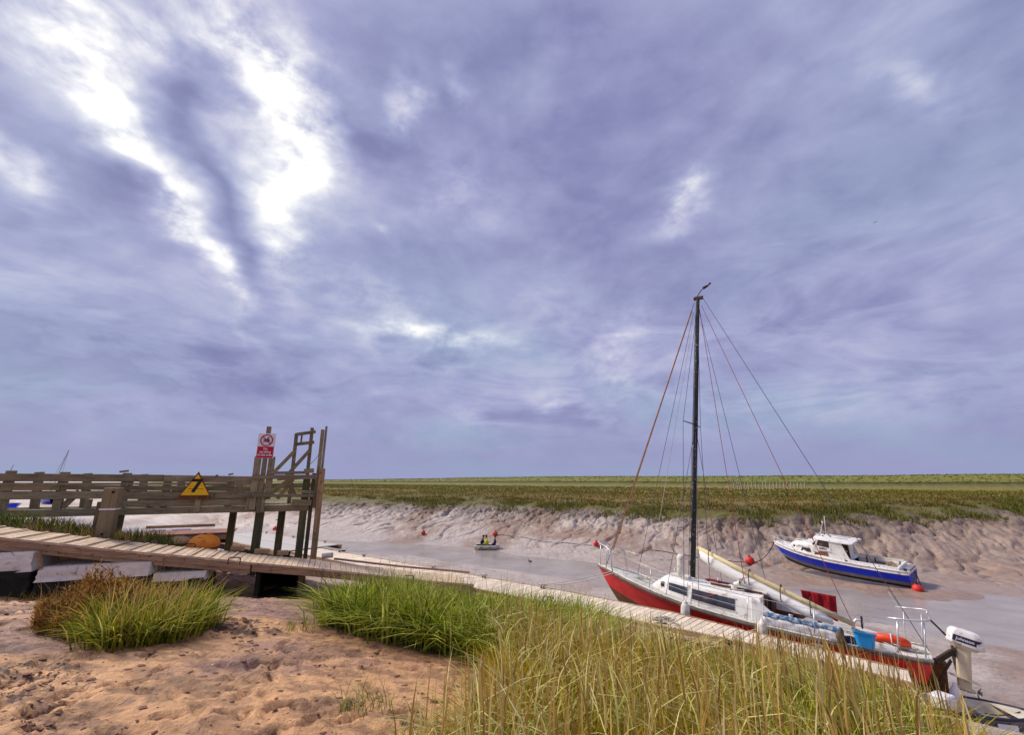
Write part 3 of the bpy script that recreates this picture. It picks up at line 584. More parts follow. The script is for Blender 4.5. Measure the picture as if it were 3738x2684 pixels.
# ---- signs on the jetty
SM = Matrix.Translation((0, 0, 0)) @ Matrix.Rotation(R_(90), 4, 'X')          # text plane facing -y
sg = empty('prohibition_sign', rf(2.885, BN - .20, 5.74), RA + R_(-6)); tag(sg, 'white and red no jet skiing sign fixed to the jetty post', 'sign')
MB().box((0, 0, .39), (.50, .012, .78)).build('panel', M_SIGNW, sg, bevel=.003)
MB().box((0, -.0085, .19), (.46, .005, .355)).build('red_field', M_SIGNR, sg)
mb = MB(); ring = []
for k in range(32):
    q = 2 * math.pi * k / 32; ring.append([(r_ * math.cos(q), yy, .565 + r_ * math.sin(q)) for r_, yy in ((.185, -.007), (.185, -.013), (.15, -.013), (.15, -.007))])
mb.loft(ring + [ring[0]], True, False); mb.bar((-.12, -.0135, .675), (.12, -.0135, .455), .004, .03, up=(1, 0, 1)); mb.build('ban_ring', M_SIGNR, sg)
mb = MB(); mb.prism([(-.1, .56), (-.06, .535), (.09, .54), (.10, .575), (.06, .58), (.045, .635), (.085, .64), (.085, .66), (.02, .65), (0, .59), (-.09, .58)], .004, Matrix.Translation((0, -.0085, 0)) @ Matrix.Rotation(R_(90), 4, 'X'))
mb.prism([(-.11, .50), (.1, .50), (.1, .515), (-.11, .515)], .004, Matrix.Translation((0, -.0085, 0)) @ Matrix.Rotation(R_(90), 4, 'X')); mb.build('jet_ski_pictogram', M_SIGNK, sg)
text_obj('lettering', 'No\njet skiing\nin this area', .098, M_SIGNW, sg, Matrix.Translation((0, -.0135, .20)) @ SM, .001, .92, bold=.022)
tri = empty('speed_limit_sign', rf(1.21, BN - .20, 4.53), RA); tag(tri, 'rusty yellow triangular sign with a black 7 on the jetty', 'sign')
def tri_prism(w, h, d, yy, x0=0, z0=0): return MB().prism([(-w / 2 + x0, z0), (w / 2 + x0, z0), (x0, h + z0)], d, Matrix.Translation((0, yy, 0)) @ Matrix.Rotation(R_(90), 4, 'X'))
tri_prism(.90, .80, .015, 0).build('backing', M_RUST, tri); tri_prism(.70, .60, .006, -.0155, 0, .12).build('yellow_face', M_SIGNY, tri)
text_obj('number', '7', .52, M_SIGNK, tri, Matrix.Translation((0, -.0235, .37)) @ SM, .001, 1.05, bold=.035)
text_obj('lettering', 'KNOTS', .085, M_SIGNK, tri, Matrix.Translation((-.13, -.0172, .055)) @ SM, .001, 1.15); text_obj('lettering', 'MAX', .085, M_SIGNK, tri, Matrix.Translation((.19, -.0172, .055)) @ SM, .001, 1.15)
mb = MB(); mb.box((0, -.0225, .30), (.40, .002, .012)); mb.build('rule', M_RUST, tri)

W_STUMP = weathered('grey_stump', lin(150, 132, 100), lin(112, 98, 74), .85, 3, (5, 5, .5), .4, lin(120, 110, 66), .25)
# ---- stump of a thick post before the jetty
st = empty('timber_stump', rf(-.51, 1.8, 3.6), RA); tag(st, 'thick square timber stump with a white band in front of the jetty', 'post')
mb = MB(); mb.box((0, 0, .64), (.34, .30, 1.3)); mb.build('shaft', W_STUMP, st, bevel=.02, rough=.004)
MB().box((0, -.004, .735), (.352, .31, .035)).build('white_band', M_SIGNW, st)
MB().box((-.24, .05, .45), (.09, .2, .95)).build('rubbing_piece', W_POST, st, bevel=.01)
mb = MB(); M = Matrix.Translation((.05, -.155, 1.17)) @ Matrix.Rotation(R_(90), 4, 'X'); mb.lathe([(.03, 0), (.03, .012)], 12, M); mb.lathe([(.028, 0), (.028, .012)], 12, Matrix.Translation((0, -.155, .12)) @ Matrix.Rotation(R_(90), 4, 'X')); mb.build('bolt_hole', M_BLACK, st)

# ---- beached mooring buoys behind the ramp
def mooring_buoy(x, y, r, sq, mat, label, tilt):
    root = empty('mooring_buoy', (x, y, gz(x, y, False) - .05), 0); root.rotation_euler = (tilt, 0, RA)
    ball(r, 24, 14, (0, 0, r * .55 * sq), (1, 1, sq)).build('shell', mat, root, smooth=True)
    mb = MB(); mb.lathe([(r * .985, r * .28 * sq), (r * 1.02, r * .30 * sq), (r * 1.02, r * .40 * sq), (r * .99, r * .42 * sq)], 28, cap=False); mb.build('rubbing_band', M_RUST, root, smooth=True)
    mb = MB(); mb.lathe([(.05, r * 1.5 * sq), (.05, r * 1.62 * sq), (.02, r * 1.64 * sq)], 10); mb.build('eye', M_RUSTDK, root)
    return tag(root, label, 'buoy', 'old mooring buoys behind the ramp')
p = rf(1.72, 2.0); mooring_buoy(p.x, p.y, .40, .74, M_BUOYOR, 'large orange mooring buoy lying between ramp and jetty posts', .05)
p = rf(1.02, 2.35); mooring_buoy(p.x, p.y, .29, .62, M_BUOYTAN, 'faded tan mooring buoy half hidden by grass behind the ramp', -.05)
bpy.data.objects['mooring_buoy'].location.z = 3.14; bpy.data.objects['mooring_buoy.001'].location.z = 3.26

# ---- pontoon: a straight line of deck sections lying on the mud along the creek
PA = math.atan2(DY, DX)
pont = empty('pontoon', (*to_xy(0, 0), 1.4), PA); tag(pont, 'long pale boarded pontoon lying along the creek beside the red sailing boat', 'pontoon')
PH0, PH1, PZ = 10.48, 11.76, 2.0 - 1.4
def ptilt(s): return float(np.interp(s, [-30, -2.6, .3], [0, 0, -.12]))            # near edge
def ptf(s): return float(np.interp(s, [-30, -7, -4.2, -2.6, .3], [0, 0, -.05, -.15, -.34]))   # far edge has sunk into the mud
pk = MB().box((0, 0, -.018), (.136, PH1 - PH0, .036)).mesh('deck_board', bevel=.005); pk.materials.append(W_DECK)
s = -20.4; k = 0
while s < .1:
    if True:
        o = link_mesh('deck_board', pk, pont); o.location = (s, (PH0 + PH1) / 2 + random.uniform(-.01, .01), PZ + (ptilt(s) + ptf(s)) / 2 + random.uniform(-.003, .003)); o.rotation_euler = ((ptf(s) - ptilt(s)) / 1.28, 0, random.uniform(-.004, .004))
    s += .142
def pbeam(name, s0, s1, h, z, w, hh, mat, bev=.006):
    q = ptf if h > 11 else ptilt; ss = [s0] + [v for v in (-7, -4.2, -2.6) if s0 < v < s1] + [s1]; mb = MB()
    mb.loft([[(v, h - w / 2, PZ + z + q(v) - hh / 2), (v, h + w / 2, PZ + z + q(v) - hh / 2), (v, h + w / 2, PZ + z + q(v) + hh / 2), (v, h - w / 2, PZ + z + q(v) + hh / 2)] for v in ss]); mb.build(name, mat, pont, bevel=bev)
for a, b_ in ((-20.45, -14.66), (-14.54, -8.66), (-8.54, -2.66), (-2.54, .15)):
    for hh in (PH0 - .03, PH1 + .03): pbeam('edge_beam', a, b_, hh, -.075, .06, .17, W_FASCIA); pbeam('rubbing_strip', a, b_, hh + (.035 if hh > 11 else -.035), -.13, .03, .07, W_RAMP)
    for q in np.arange(a + .5, b_, 1.9):
        if q > -1.8: continue
        MB().box((q + .4, (PH0 + PH1) / 2, PZ - .40 + ptf(q) / 2), (.9, 1.1, .40)).build('float', M_DARKWEED, pont, bevel=.03)
for k, (s, h) in enumerate([(-7.0, PH0 + .12), (-7.9, PH1 - .12), (-4.0, PH0 + .14), (-10.2, PH1 - .1), (-12.6, PH1 - .1), (-16.8, PH1 - .1), (-18.6, PH1 - .1), (-12.2, PH0 + .12), (-1.2, PH1 - .12)]):
    mb = MB(); z = PZ + (ptf(s) if h > 11 else ptilt(s)); mb.tube([(s - .15, h, z + .095), (s - .10, h, z + .11), (s + .10, h, z + .11), (s + .15, h, z + .095)], [.012, .018, .018, .012], 6)
    for q in (-.05, .05): mb.tube([(s + q, h, z), (s + q * .8, h, z + .11)], [.026, .018], 6)
    mb.box((s, h, z + .006), (.16, .06, .012)); mb.build('cleat', M_STEEL, pont, smooth=True)
for s in (-6.2, -4.9, -3.6, -9.0): 
    MB().lathe([(.014, 0), (.014, .006)], 8, Matrix.Translation((s, PH0 - .066, PZ - .07)) @ Matrix.Rotation(R_(90), 4, 'X')).build('bolt', M_RUSTDK, pont)
# wide grey landing stage at the far end of the pontoon
ls = empty('landing_stage', (*to_xy(-25, 11), 1.4), PA); tag(ls, 'wide pale grey landing stage beyond the jetty posts', 'pontoon')
gp = MB().box((0, 0, -.02), (.28, 2.7, .04)).mesh('deck_panel', bevel=.004); gp.materials.append(M_GREYDECK)
for k in range(30): o = link_mesh('deck_panel', gp, ls); o.location = (-4.3 + k * .29, .55, .62)
MB().box((0, -.86, .52), (8.8, .1, .2)).build('edge_beam', W_FASCIA, ls, bevel=.01); MB().box((0, 1.96, .52), (8.8, .1, .2)).build('edge_beam', W_FASCIA, ls, bevel=.01); MB().box((0, .5, .25), (8.4, 2.4, .3)).build('float', M_DARKWEED, ls, bevel=.02)
for q in (-3.2, 0, 3.2):
    mb = MB(); mb.tube([(q - .15, 1.8, .73), (q + .15, 1.8, .73)], .016, 6); mb.tube([(q - .05, 1.8, .62), (q - .05, 1.8, .73)], .02, 6); mb.tube([(q + .05, 1.8, .62), (q + .05, 1.8, .73)], .02, 6); mb.build('cleat', M_STEEL, ls)
# loose boards and timber between the jetty and the landing stage
rb = empty('board_platform', (-13.1, 17.2, 2.72), RA + .05); tag(rb, 'low reddish board platform behind the orange mooring buoy', 'platform')
for k in range(5): MB().box((1.0, -.42 + k * .21, .42 + .01 * k), (3.0, .19, .05)).build('board', M_REDBOARD, rb, bevel=.005)
MB().box((1.0, -.55, .28), (3.0, .06, .16)).build('edge_beam', W_FASCIA, rb); MB().box((1, 0, .2), (2.6, .8, .3)).build('float', M_DARKWEED, rb)
MB().box((.6, .62, .62), (2.2, .1, .10)).build('raised_beam', W_FASCIA, rb); MB().box((-.1, .45, .5), (.5, .12, .10)).build('white_block', M_SIGNW, rb, bevel=.01); MB().box((.65, .45, .5), (.6, .12, .10)).build('white_block', M_SIGNW, rb, bevel=.01)
for i, (t_, b_, l, lab) in enumerate([(2.55, 2.15, .35, 'tan timber offcut beside the jetty pile nearest the orange buoy'), (3.2, 2.1, .4, 'tan timber offcut lying between the first and second jetty piles'), (3.75, 2.2, .3, 'tan timber offcut at the foot of the middle jetty pile')]):
    p = rf(t_, b_); o = MB().box((0, 0, 0), (l, .14, .13)).build('timber_offcut', M_BUOYTAN, bevel=.01); o.location = (p.x, p.y, rz(t_) + 2.8 - .02); o.rotation_euler = (0, .05, RA + .2 * i - .2); tag(o, lab, 'timber', 'offcuts by the jetty piles')
p = rf(4.95, 1.62); o = MB().tube([(-.1, 0, 0), (.22, 0, .01)], .075, 10).build('rolled_sheet', M_DIRTYWHITE); o.location = (p.x, p.y, rz(4.95) + 2.9); o.rotation_euler = (0, 0, RA); tag(o, 'white roll lying at the foot of the tall brown jetty post', 'roll')
mb = MB(); mb.tube([tuple(rf(5.2, 1.55, rz(5.2) + 2.86)), tuple(rf(7.2, 1.6, rz(7.2) + 2.86)), tuple(rf(9.4, 1.5, rz(9) + 2.83))], .03, 8); tag(mb.build('brown_pole', M_REDBOARD, smooth=True), 'long brown pole lying along the far edge of the ramp', 'pole')

# ------------------------------------------------------------------ red sailing boat: local x forward from the transom, y to port, z up
SB = Matrix(((-.78021, -.61511, .11361, 8.572), (.62243, -.78147, .04347, 10.269), (.06205, .10463, .99257, .525), (0, 0, 0, 1)))
sb = empty('sailing_boat', M=SB); tag(sb, 'red and white sailing boat with bare black mast aground beside the pontoon', 'sailing boat')
def lerp(a, b, t): return a + (b - a) * t
SX = [0, .8, 2, 3.2, 4.4, 5.4, 6.3, 7.0, 7.45, 7.68]; SBM = [.86, 1.02, 1.2, 1.28, 1.25, 1.08, .78, .44, .19, .03]; SZD = [1.05, 1.03, 1.02, 1.03, 1.08, 1.18, 1.30, 1.40, 1.46, 1.49]
def sbeam(x): return float(np.interp(x, SX, SBM))
def sdeck(x): return float(np.interp(x, SX, SZD))
def hull_pt(u, t, side):
    xd = 7.68 * u; xk = .35 + 6.35 * u ** .92; b_ = sbeam(xd); zd = sdeck(xd)
    zk = .0 + .20 * abs(u - .45) ** 2 * 4 + .18 * max(0, (u - .8) / .2) ** 2; e = lerp(.40, .85, max(0, (u - .55) / .45) ** 1.2)
    return (lerp(xk, xd, t ** .75), side * b_ * (t ** e), lerp(zk, zd, t))
def hull_band(ta, tb, n, off=0.0):
    mb = MB(); us = list(np.linspace(0, .8, 19)) + list(np.linspace(.82, 1, 14))
    ts = [lerp(ta, tb, k / n) for k in range(n + 1)]
    for sd in (1, -1):
        mb.loft([[(p[0], p[1] + off * sd, p[2]) for p in (hull_pt(u, t, sd) for t in ts)] for u in us], closed=False, cap=False)
    # transom closure
    L = [hull_pt(0, t, 1) for t in ts]; Rr = [hull_pt(0, t, -1) for t in ts]; mb.loft([L, Rr], closed=False, cap=False); return mb
def clean(o, d=.0008):
    bm = bmesh.new(); bm.from_mesh(o.data); bmesh.ops.remove_doubles(bm, verts=bm.verts, dist=d); bmesh.ops.recalc_face_normals(bm, faces=bm.faces); bm.to_mesh(o.data); bm.free(); return o
hl = hull_band(.50, .93, 8).build('topsides', M_RED, sb, smooth=True); smooth_by_angle(clean(hl), 40); hl['label'] = 'glossy red topsides'
smooth_by_angle(clean(hull_band(0.0, .50, 10).build('bottom', M_ANTIFOUL, sb, smooth=True)), 40)
smooth_by_angle(clean(hull_band(.93, 1.0, 2).build('gunwale_band', M_WHITE, sb, smooth=True)), 40)
for sd in (1, -1):
    pts = [hull_pt(u, .965, sd) for u in np.linspace(0, 1, 34)]; pts = [(p[0], p[1] + .012 * sd, p[2]) for p in pts]
    MB().tube(pts, .026, 6).build('rubbing_strake', M_STRAKE, sb, smooth=True)
    pts = [hull_pt(u, 1.0, sd) for u in np.linspace(0, .97, 34)]; pts = [(p[0], p[1] - .02 * sd, p[2] + .03) for p in pts]
    MB().tube(pts, .022, 6).build('toe_rail', M_DIRTYWHITE, sb, smooth=True)
# twin bilge keels and rudder keep her upright on the mud
for sd in (1, -1): MB().bar((2.8, .55 * sd, .18), (4.6, .55 * sd, .18), .09, .5, up=(0, .25 * sd, 1)).build('bilge_keel', M_ANTIFOUL, sb, bevel=.02)
MB().bar((-.02, 0, .1), (-.06, 0, 1.0), .05, .34, up=(1, 0, 0)).build('rudder', M_ANTIFOUL, sb, bevel=.012)
# deck with the cockpit well left open
mb = MB(); xs = [.0, .25, .5]; rows = []
def deck_row(x, ya, yb, n=6): b_ = sbeam(x) - .015; z = sdeck(x); return [(x, lerp(ya, yb, k / n) * b_, z + .045 * (1 - lerp(ya, yb, k / n) ** 2)) for k in range(n + 1)]
mb.loft([deck_row(x, -1, 1) for x in (.0, .25, .5)], False, False)
for sd in (1, -1): mb.loft([deck_row(x, .62 * sd, 1.0 * sd, 3) for x in (.5, 1.2, 2, 2.5, 2.9)], False, False)
mb.loft([deck_row(x, -1, 1) for x in list(np.linspace(2.9, 7.66, 22))], False, False)
smooth_by_angle(clean(mb.build('deck', M_DECKWHITE, sb)), 40)
# cockpit well
mb = MB(); cw = lambda x: .62 * sbeam(x)
mb.loft([[(x, -cw(x), sdeck(x) + .03), (x, -cw(x) * .95, .72), (x, -.36, .72), (x, -.34, .42), (x, .34, .42), (x, .36, .72), (x, cw(x) * .95, .72), (x, cw(x), sdeck(x) + .03)] for x in (.5, 1.2, 2.0, 2.95)], False, False)
mb.add([(.5, -cw(.5), 1.06), (.5, cw(.5), 1.06), (.5, cw(.5), .42), (.5, -cw(.5), .42)], [(0, 1, 2, 3)])
smooth_by_angle(mb.build('cockpit_well', M_DIRTYWHITE, sb), 25)
for sd in (1, -1):
    MB().loft([[(x, sd * (cw(x) + .02), sdeck(x)), (x, sd * (cw(x) + .10), sdeck(x)), (x, sd * (cw(x) + .07), sdeck(x) + hh), (x, sd * (cw(x) + .03), sdeck(x) + hh)] for x, hh in ((.55, .10), (1.2, .16), (2.0, .19), (2.5, .22), (2.75, .30), (2.95, .44), (3.15, .52))]).build('coaming', M_WHITE, sb, bevel=.008)
# cabin
def cab_ring(x, w, zt, n=8):
    z0 = sdeck(x) + .02; r = []
    for sd, rng in ((1, range(n + 1)), ):
        pts = [(w, z0), (w * .985, z0 + (zt - z0) * .45), (w * .93, z0 + (zt - z0) * .86), (w * .80, zt), (w * .4, zt + .035), (0, zt + .045)]
    return [(x, y, z) for y, z in pts] + [(x, -y, z) for y, z in pts[:-1][::-1]]
CAB = [(5.78, .36, 1.29), (5.66, .42, 1.40), (5.42, .55, 1.56), (5.1, .66, 1.575), (4.4, .78, 1.565), (3.7, .85, 1.555), (3.15, .875, 1.56), (2.96, .875, 1.56)]
mb = MB(); mb.loft([cab_ring(*c) for c in CAB], False, True); smooth_by_angle(mb.build('cabin', M_WHITE, sb), 40)
# aft bulkhead, companionway
MB().box((2.965, 0, 1.24), (.03, 1.62, .66)).build('bulkhead', M_DIRTYWHITE, sb)
MB().box((2.94, .02, 1.22), (.03, .62, .72)).build('companionway', M_BLACK, sb)
MB().box((2.915, .36, 1.24), (.04, .09, .74)).build('door_post', W_BROWN, sb, bevel=.006); MB().box((2.915, -.32, 1.24), (.04, .09, .74)).build('door_post', W_BROWN, sb, bevel=.006)
MB().box((2.90, -.62, 1.22), (.03, .42, .42)).build('wood_panel', W_BROWN, sb, bevel=.006); MB().box((2.55, -.80, .98), (.7, .04, .40)).build('wood_panel', W_BROWN, sb, bevel=.006); MB().box((1.75, -.78, .96), (.5, .04, .36)).build('wood_panel', M_INTER, sb, bevel=.006)
MB().box((3.35, 0, 1.625), (.95, .66, .07)).build('sliding_hatch', M_DIRTYWHITE, sb, bevel=.02)
for sd in (.36, -.36): MB().box((3.6, sd, 1.62), (1.2, .05, .05)).build('hatch_runner', W_BROWN, sb, bevel=.008)
MB().box((5.05, 0, 1.635), (.52, .50, .07)).build('fore_hatch', M_DECKWHITE, sb, bevel=.02)
# windows follow the cabin side
def cabside(x, f, sd, off):
    X = [c[0] for c in CAB][::-1]; w = float(np.interp(x, X, [c[1] for c in CAB][::-1])); zt = float(np.interp(x, X, [c[2] for c in CAB][::-1])); z0 = sdeck(x) + .02
    ff = [0, .45, .86]; ww = [1, .985, .93]
    return (x, sd * (w * float(np.interp(f, ff, ww)) + off), z0 + (zt - z0) * f)
def cab_window(x0, x1, f0, f1, mat, name, off=.006, r=0.0):
    for sd in (1, -1):
        mb = MB(); n = 10; rows = [[cabside(lerp(x0, x1, k / n), lerp(f0, f1, j / 3), sd, off) for j in range(4)] for k in range(n + 1)]
        mb.loft(rows, False, False); o = mb.build(name, mat, sb); md = o.modifiers.new('t', 'SOLIDIFY'); md.thickness = .012; md.offset = 0
cab_window(3.52, 4.58, .20, .72, M_GLASS, 'window'); cab_window(4.68, 5.22, .26, .72, M_GLASS, 'window'); cab_window(5.36, 5.47, .35, .68, M_DARKGLASS, 'window')
cab_window(3.48, 4.62, .15, .19, M_DIRTYWHITE, 'window_frame', .009); cab_window(3.48, 4.62, .73, .77, M_DIRTYWHITE, 'window_frame', .009)
# mast, spreaders, masthead
mr = [(4.77, 0, 1.58), (4.57, 0, 10.15)]
def mpt(z): return Vector((lerp(4.77, 4.57, (z - 1.58) / 8.57), 0, z))
MB().loft([[(mpt(z).x + .075 * w * math.cos(q), .055 * w * math.sin(q), z) for q in [2 * math.pi * k / 12 for k in range(12)]] for z, w in ((1.56, 1), (4, 1), (7, .95), (10.15, .8))]).build('mast', M_SPAR, sb, smooth=True)
mh = MB().box((4.55, 0, 10.2), (.30, .07, .12)).build('masthead', M_RUSTDK, sb, bevel=.015)
mb = MB(); mb.tube([(4.60, 0, 10.25), (4.45, 0, 10.48), (4.32, 0, 10.58)], .016, 6); mb.tube([(4.40, 0, 10.53), (4.24, 0, 10.60)], [.05, .035], 8); mb.tube([(4.24, 0, 10.60), (4.16, 0, 10.68)], [.02, .04], 6); o = mb.build('wind_vane', M_RUSTDK, sb); 
for sd in (1, -1): MB().tube([mpt(5.95), (4.77 + .10 * sd, .52 * sd, 5.97)], [.02, .013], 6).build('spreader', M_RUSTDK, sb)
MB().box((4.85, 0, 2.0), (.06, .03, .12)).build('mast_cleat', M_STEEL, sb); MB().box((4.84, .02, 2.62), (.05, .03, .10)).build('mast_cleat', M_STEEL, sb); MB().lathe([(.12, 0), (.12, .05), (.09, .07)], 12, Matrix.Translation((4.77, 0, 1.58))).build('mast_step', M_DIRTYWHITE, sb)
def wire(name, pts, r, mat): return MB().tube(pts, r, 5).build(name, mat, sb)
T = mpt(10.1)
fs = [(4.72, 0, 9.95), (7.30, .05, 1.98)]
wire('forestay', [(4.68, 0, 10.05), (7.38, .02, 1.52)], .009, M_WIRE); wire('furled_halyard', [(4.76, .03, 9.75), (7.12, .15, 2.02)], .022, M_ROPE_TAN)
wire('inner_stay', [(4.70, .02, 9.7), (6.35, .05, 1.42)], .007, M_WIRE); wire('jackline', [(4.68, .03, 9.6), (5.9, .2, 1.55)], .007, M_ROPE_WHITE)
for sd in (1, -1):
    c = (4.77 + .10 * sd, .52 * sd, 5.97); wire('cap_shroud', [mpt(10.0), c, (4.62, 1.20 * sd, 1.12)], .007, M_WIRE)
    wire('lower_shroud', [mpt(5.9), (5.12, 1.12 * sd, 1.15)], .007, M_WIRE); wire('lower_shroud', [mpt(5.9), (4.25, 1.22 * sd, 1.1)], .007, M_WIRE)
wire('backstay', [(4.42, 0, 10.2), (.02, .30, 1.15)], .008, M_WIRE)
MB().tube([(.42, .27, 1.9), (.55, .263, 2.15)], .018, 6).build('backstay_tensioner', M_STAINLESS, sb)
wire('topping_lift', [(4.45, 0, 9.9), (1.25, .45, 1.44)], .008, M_ROPE_RED)
wire('halyard', [mpt(9.8) - Vector((.06, 0, 0)), (3.4, .25, 1.75)], .008, M_ROPE_RED); wire('halyard', [mpt(9.7) - Vector((.06, -.02, 0)), (3.05, -.3, 2.0), (2.9, -.5, 1.4)], .007, M_WIRE); wire('halyard', [mpt(9.6) + Vector((.05, .05, 0)), (4.85, .1, 1.62)], .007, M_WIRE)
# boom with the sail rolled under it
MB().tube([(4.64, 0, 2.44), (3.4, .16, 2.03), (2.25, .30, 1.67), (1.22, .44, 1.37)], [.06, .06, .06, .055], 10).build('boom', M_BOOM, sb, smooth=True)
mb = MB(); P = [(4.55, .02, 2.28, .10), (4.1, .08, 2.07, .12), (3.6, .14, 1.90, .105), (3.1, .2, 1.73, .115), (2.6, .26, 1.58, .09), (2.1, .33, 1.42, .10), (1.6, .40, 1.33, .06)]
mb.loft([[(x + .02 * math.sin(3 * q), y + r * .75 * math.cos(q) * (1 + .12 * math.sin(5 * q + x * 4)), z + r * 1.15 * math.sin(q)) for q in [2 * math.pi * k / 14 for k in range(14)]] for x, y, z, r in P]); mb.build('furled_sail', M_SAIL, sb, smooth=True)
for x, y, z in ((4.3, .05, 2.24), (3.3, .17, 1.92), (2.6, .26, 1.70), (2.0, .34, 1.54)):
    MB().tube([(x, y + .135 * math.cos(q), z + .20 * math.sin(q)) for q in [2 * math.pi * k / 12 for k in range(12)]], .011, 5, closed=True).build('sail_tie', M_ROPE_DARK, sb)
# pulpit, pushpit, stanchions, guard wires
def rail(name, pts, r=.015): return MB().tube(pts, r, 7).build(name, M_STAINLESS, sb, smooth=True)
rail('pulpit_rail', [(6.86, .66, 1.42), (7.06, .50, 2.0), (7.2, .43, 2.07), (7.55, .2, 2.13), (7.72, 0, 2.15), (7.55, -.2, 2.13), (7.2, -.43, 2.07), (7.06, -.50, 2.0), (6.95, -.55, 1.45)], .019)
for q in ((7.58, .05), (7.45, -.2), (7.25, .3)): rail('pulpit_leg', [(q[0], q[1], 1.46), (q[0] + .02, q[1], 2.10)])
ST = [(5.62, .98), (4.45, 1.22), (3.18, 1.25), (1.9, 1.16)]
for x, y in ST:
    for sd in (1, -1): rail('stanchion', [(x, y * sd, sdeck(x)), (x - .04, y * sd * .985, sdeck(x) + .58)], .011)
for sd in (1, -1):
    for f in (.57, .30):
        rail('guard_wire', [(7.02, .52 * sd, 1.42 + f)] + [(x - .04, y * sd * .985, sdeck(x) + f) for x, y in ST] + [(.62, .86 * sd, 1.03 + f * 1.1)], .005)
rail('pushpit_rail', [(.62, .88, 1.69), (.3, .86, 1.72), (.08, .82, 1.75), (-.03, .70, 1.78), (-.05, .40, 1.80)], .019); rail('pushpit_rail', [(.46, -.88, 1.76), (.2, -.86, 1.79), (0, -.82, 1.82), (-.08, -.7, 1.82), (-.06, -.40, 1.80)], .019)
for x, y in ((.47, .87), (.06, .80), (.32, -.86), (.02, -.8)): rail('pushpit_leg', [(x + .05, y, 1.05), (x, y, 1.72)], .015)
# fittings on deck
mb = MB(); mb.loft([[(4.95 + sx_ * r, .42 + sy_ * r * .9, z) for sx_, sy_ in [(math.cos(q), math.sin(q)) for q in [2 * math.pi * k / 12 for k in range(12)]]] for z, r in ((1.66, .06), (1.72, .11), (1.95, .115), (2.02, .10), (2.08, .125), (2.16, .12), (2.22, .07))]); mb.build('white_cover', M_DIRTYWHITE, sb, smooth=True)
rail('cover_staff', [(4.95, .42, 1.05), (4.95, .42, 1.7)], .015)
mb = MB(); mb.lathe([(.07, 0), (.07, .08), (.075, .12)], 12, Matrix.Translation((3.62, .42, 1.58)), cap=False); mb.loft([[(3.62 - .15 * math.sin(a) + .0, .42 + (.08 + .05 * a) * math.cos(q), 1.70 + .10 * (1 - math.cos(a)) * 1 + (.08 + .04 * a) * math.sin(q) * .6 + .02) for q in [2 * math.pi * k / 12 for k in range(12)]] for a in (0, .5, 1.0, 1.4)], True, False); mb.build('cowl_vent', M_WHITE, sb, smooth=True)
mb = MB(); mb.lathe([(.05, 0), (.05, .05), (.035, .07), (.045, .12), (.045, .13)], 12, Matrix.Translation((2.35, .84, 1.22))); mb.build('winch', M_STAINLESS, sb, smooth=True); MB().lathe([(.05, 0), (.05, .05), (.035, .07), (.045, .12), (.045, .13)], 12, Matrix.Translation((2.35, -.84, 1.22))).build('winch', M_STAINLESS, sb, smooth=True)
MB().box((.75, 0, 1.12), (1.1, .04, .04), Matrix.Rotation(R_(-12), 3, 'Y')).build('tiller', W_BROWN, sb, bevel=.01)
rail('horseshoe_bracket', [(1.24, .30, 1.08), (1.22, .30, 1.38), (1.18, .30, 1.46), (1.10, .30, 1.47), (1.05, .30, 1.40)], .025)
MB().tube([(1.08 + .0, .2 + .12 * math.cos(q), 1.42 + .12 * math.sin(q)) for q in [2 * math.pi * k / 16 for k in range(16)]], .016, 6, closed=True).build('black_hoop', M_DARKJ, sb)
# canvas dodger along the port quarter
for f0, f1, mt, nm in ((.02, .22, M_DODGER, 'dodger'), (.22, .33, M_DODGERB, 'dodger_band')):
    mb = MB(); rows = [[(x, 1.0 * lerp(1.24, 1.12, (2.9 - x) / 1.5) + .006 * math.sin(x * 17 + f * 5) + .004 * math.sin(x * 41), sdeck(x) + lerp(f0, f1, f)) for f in (0, .35, .7, 1)] for x in np.linspace(2.85, 1.42, 30)]
    mb.loft(rows, False, False); o = mb.build(nm, mt, sb, smooth=True); md = o.modifiers.new('t', 'SOLIDIFY'); md.thickness = .006
# coiled and trailing ropes lying on deck are part of the boat's gear
def coil(name, c, r, n, mat, rr=.011, M=None):
    pts = []
    for k in range(n * 12): q = 2 * math.pi * k / 12; a = r * (1 + .18 * math.sin(k * 1.7)); pts.append((c[0] + a * math.cos(q), c[1] + a * .8 * math.sin(q), c[2] + .006 * k / 12 + .012 * math.sin(k * 2.3)))
    return MB().tube(pts, rr, 5).build(name, mat, sb)
coil('rope_coil', (4.3, -.2, 1.63), .16, 4, M_ROPE_RED); coil('rope_coil', (6.1, .1, 1.38), .22, 4, M_ROPE_WHITE); coil('rope_coil', (.32, .25, 1.12), .22, 4, M_ROPE_WHITE); coil('rope_coil', (.7, -.3, 1.14), .2, 4, M_ROPE_DARK)
wire('red_sheet', sag((3.4, .18, 1.95), (4.0, .85, 1.42), .12) + sag((4.0, .85, 1.42), (4.5, .95, 1.35), .05), .014, M_ROPE_RED)
wire('jib_sheet', sag((6.4, .3, 1.45), (3.3, .8, 1.66), .02, 14), .009, M_ROPE_WHITE); wire('jib_sheet', sag((6.4, -.3, 1.45), (3.3, -.8, 1.66), .02, 14), .009, M_ROPE_WHITE)
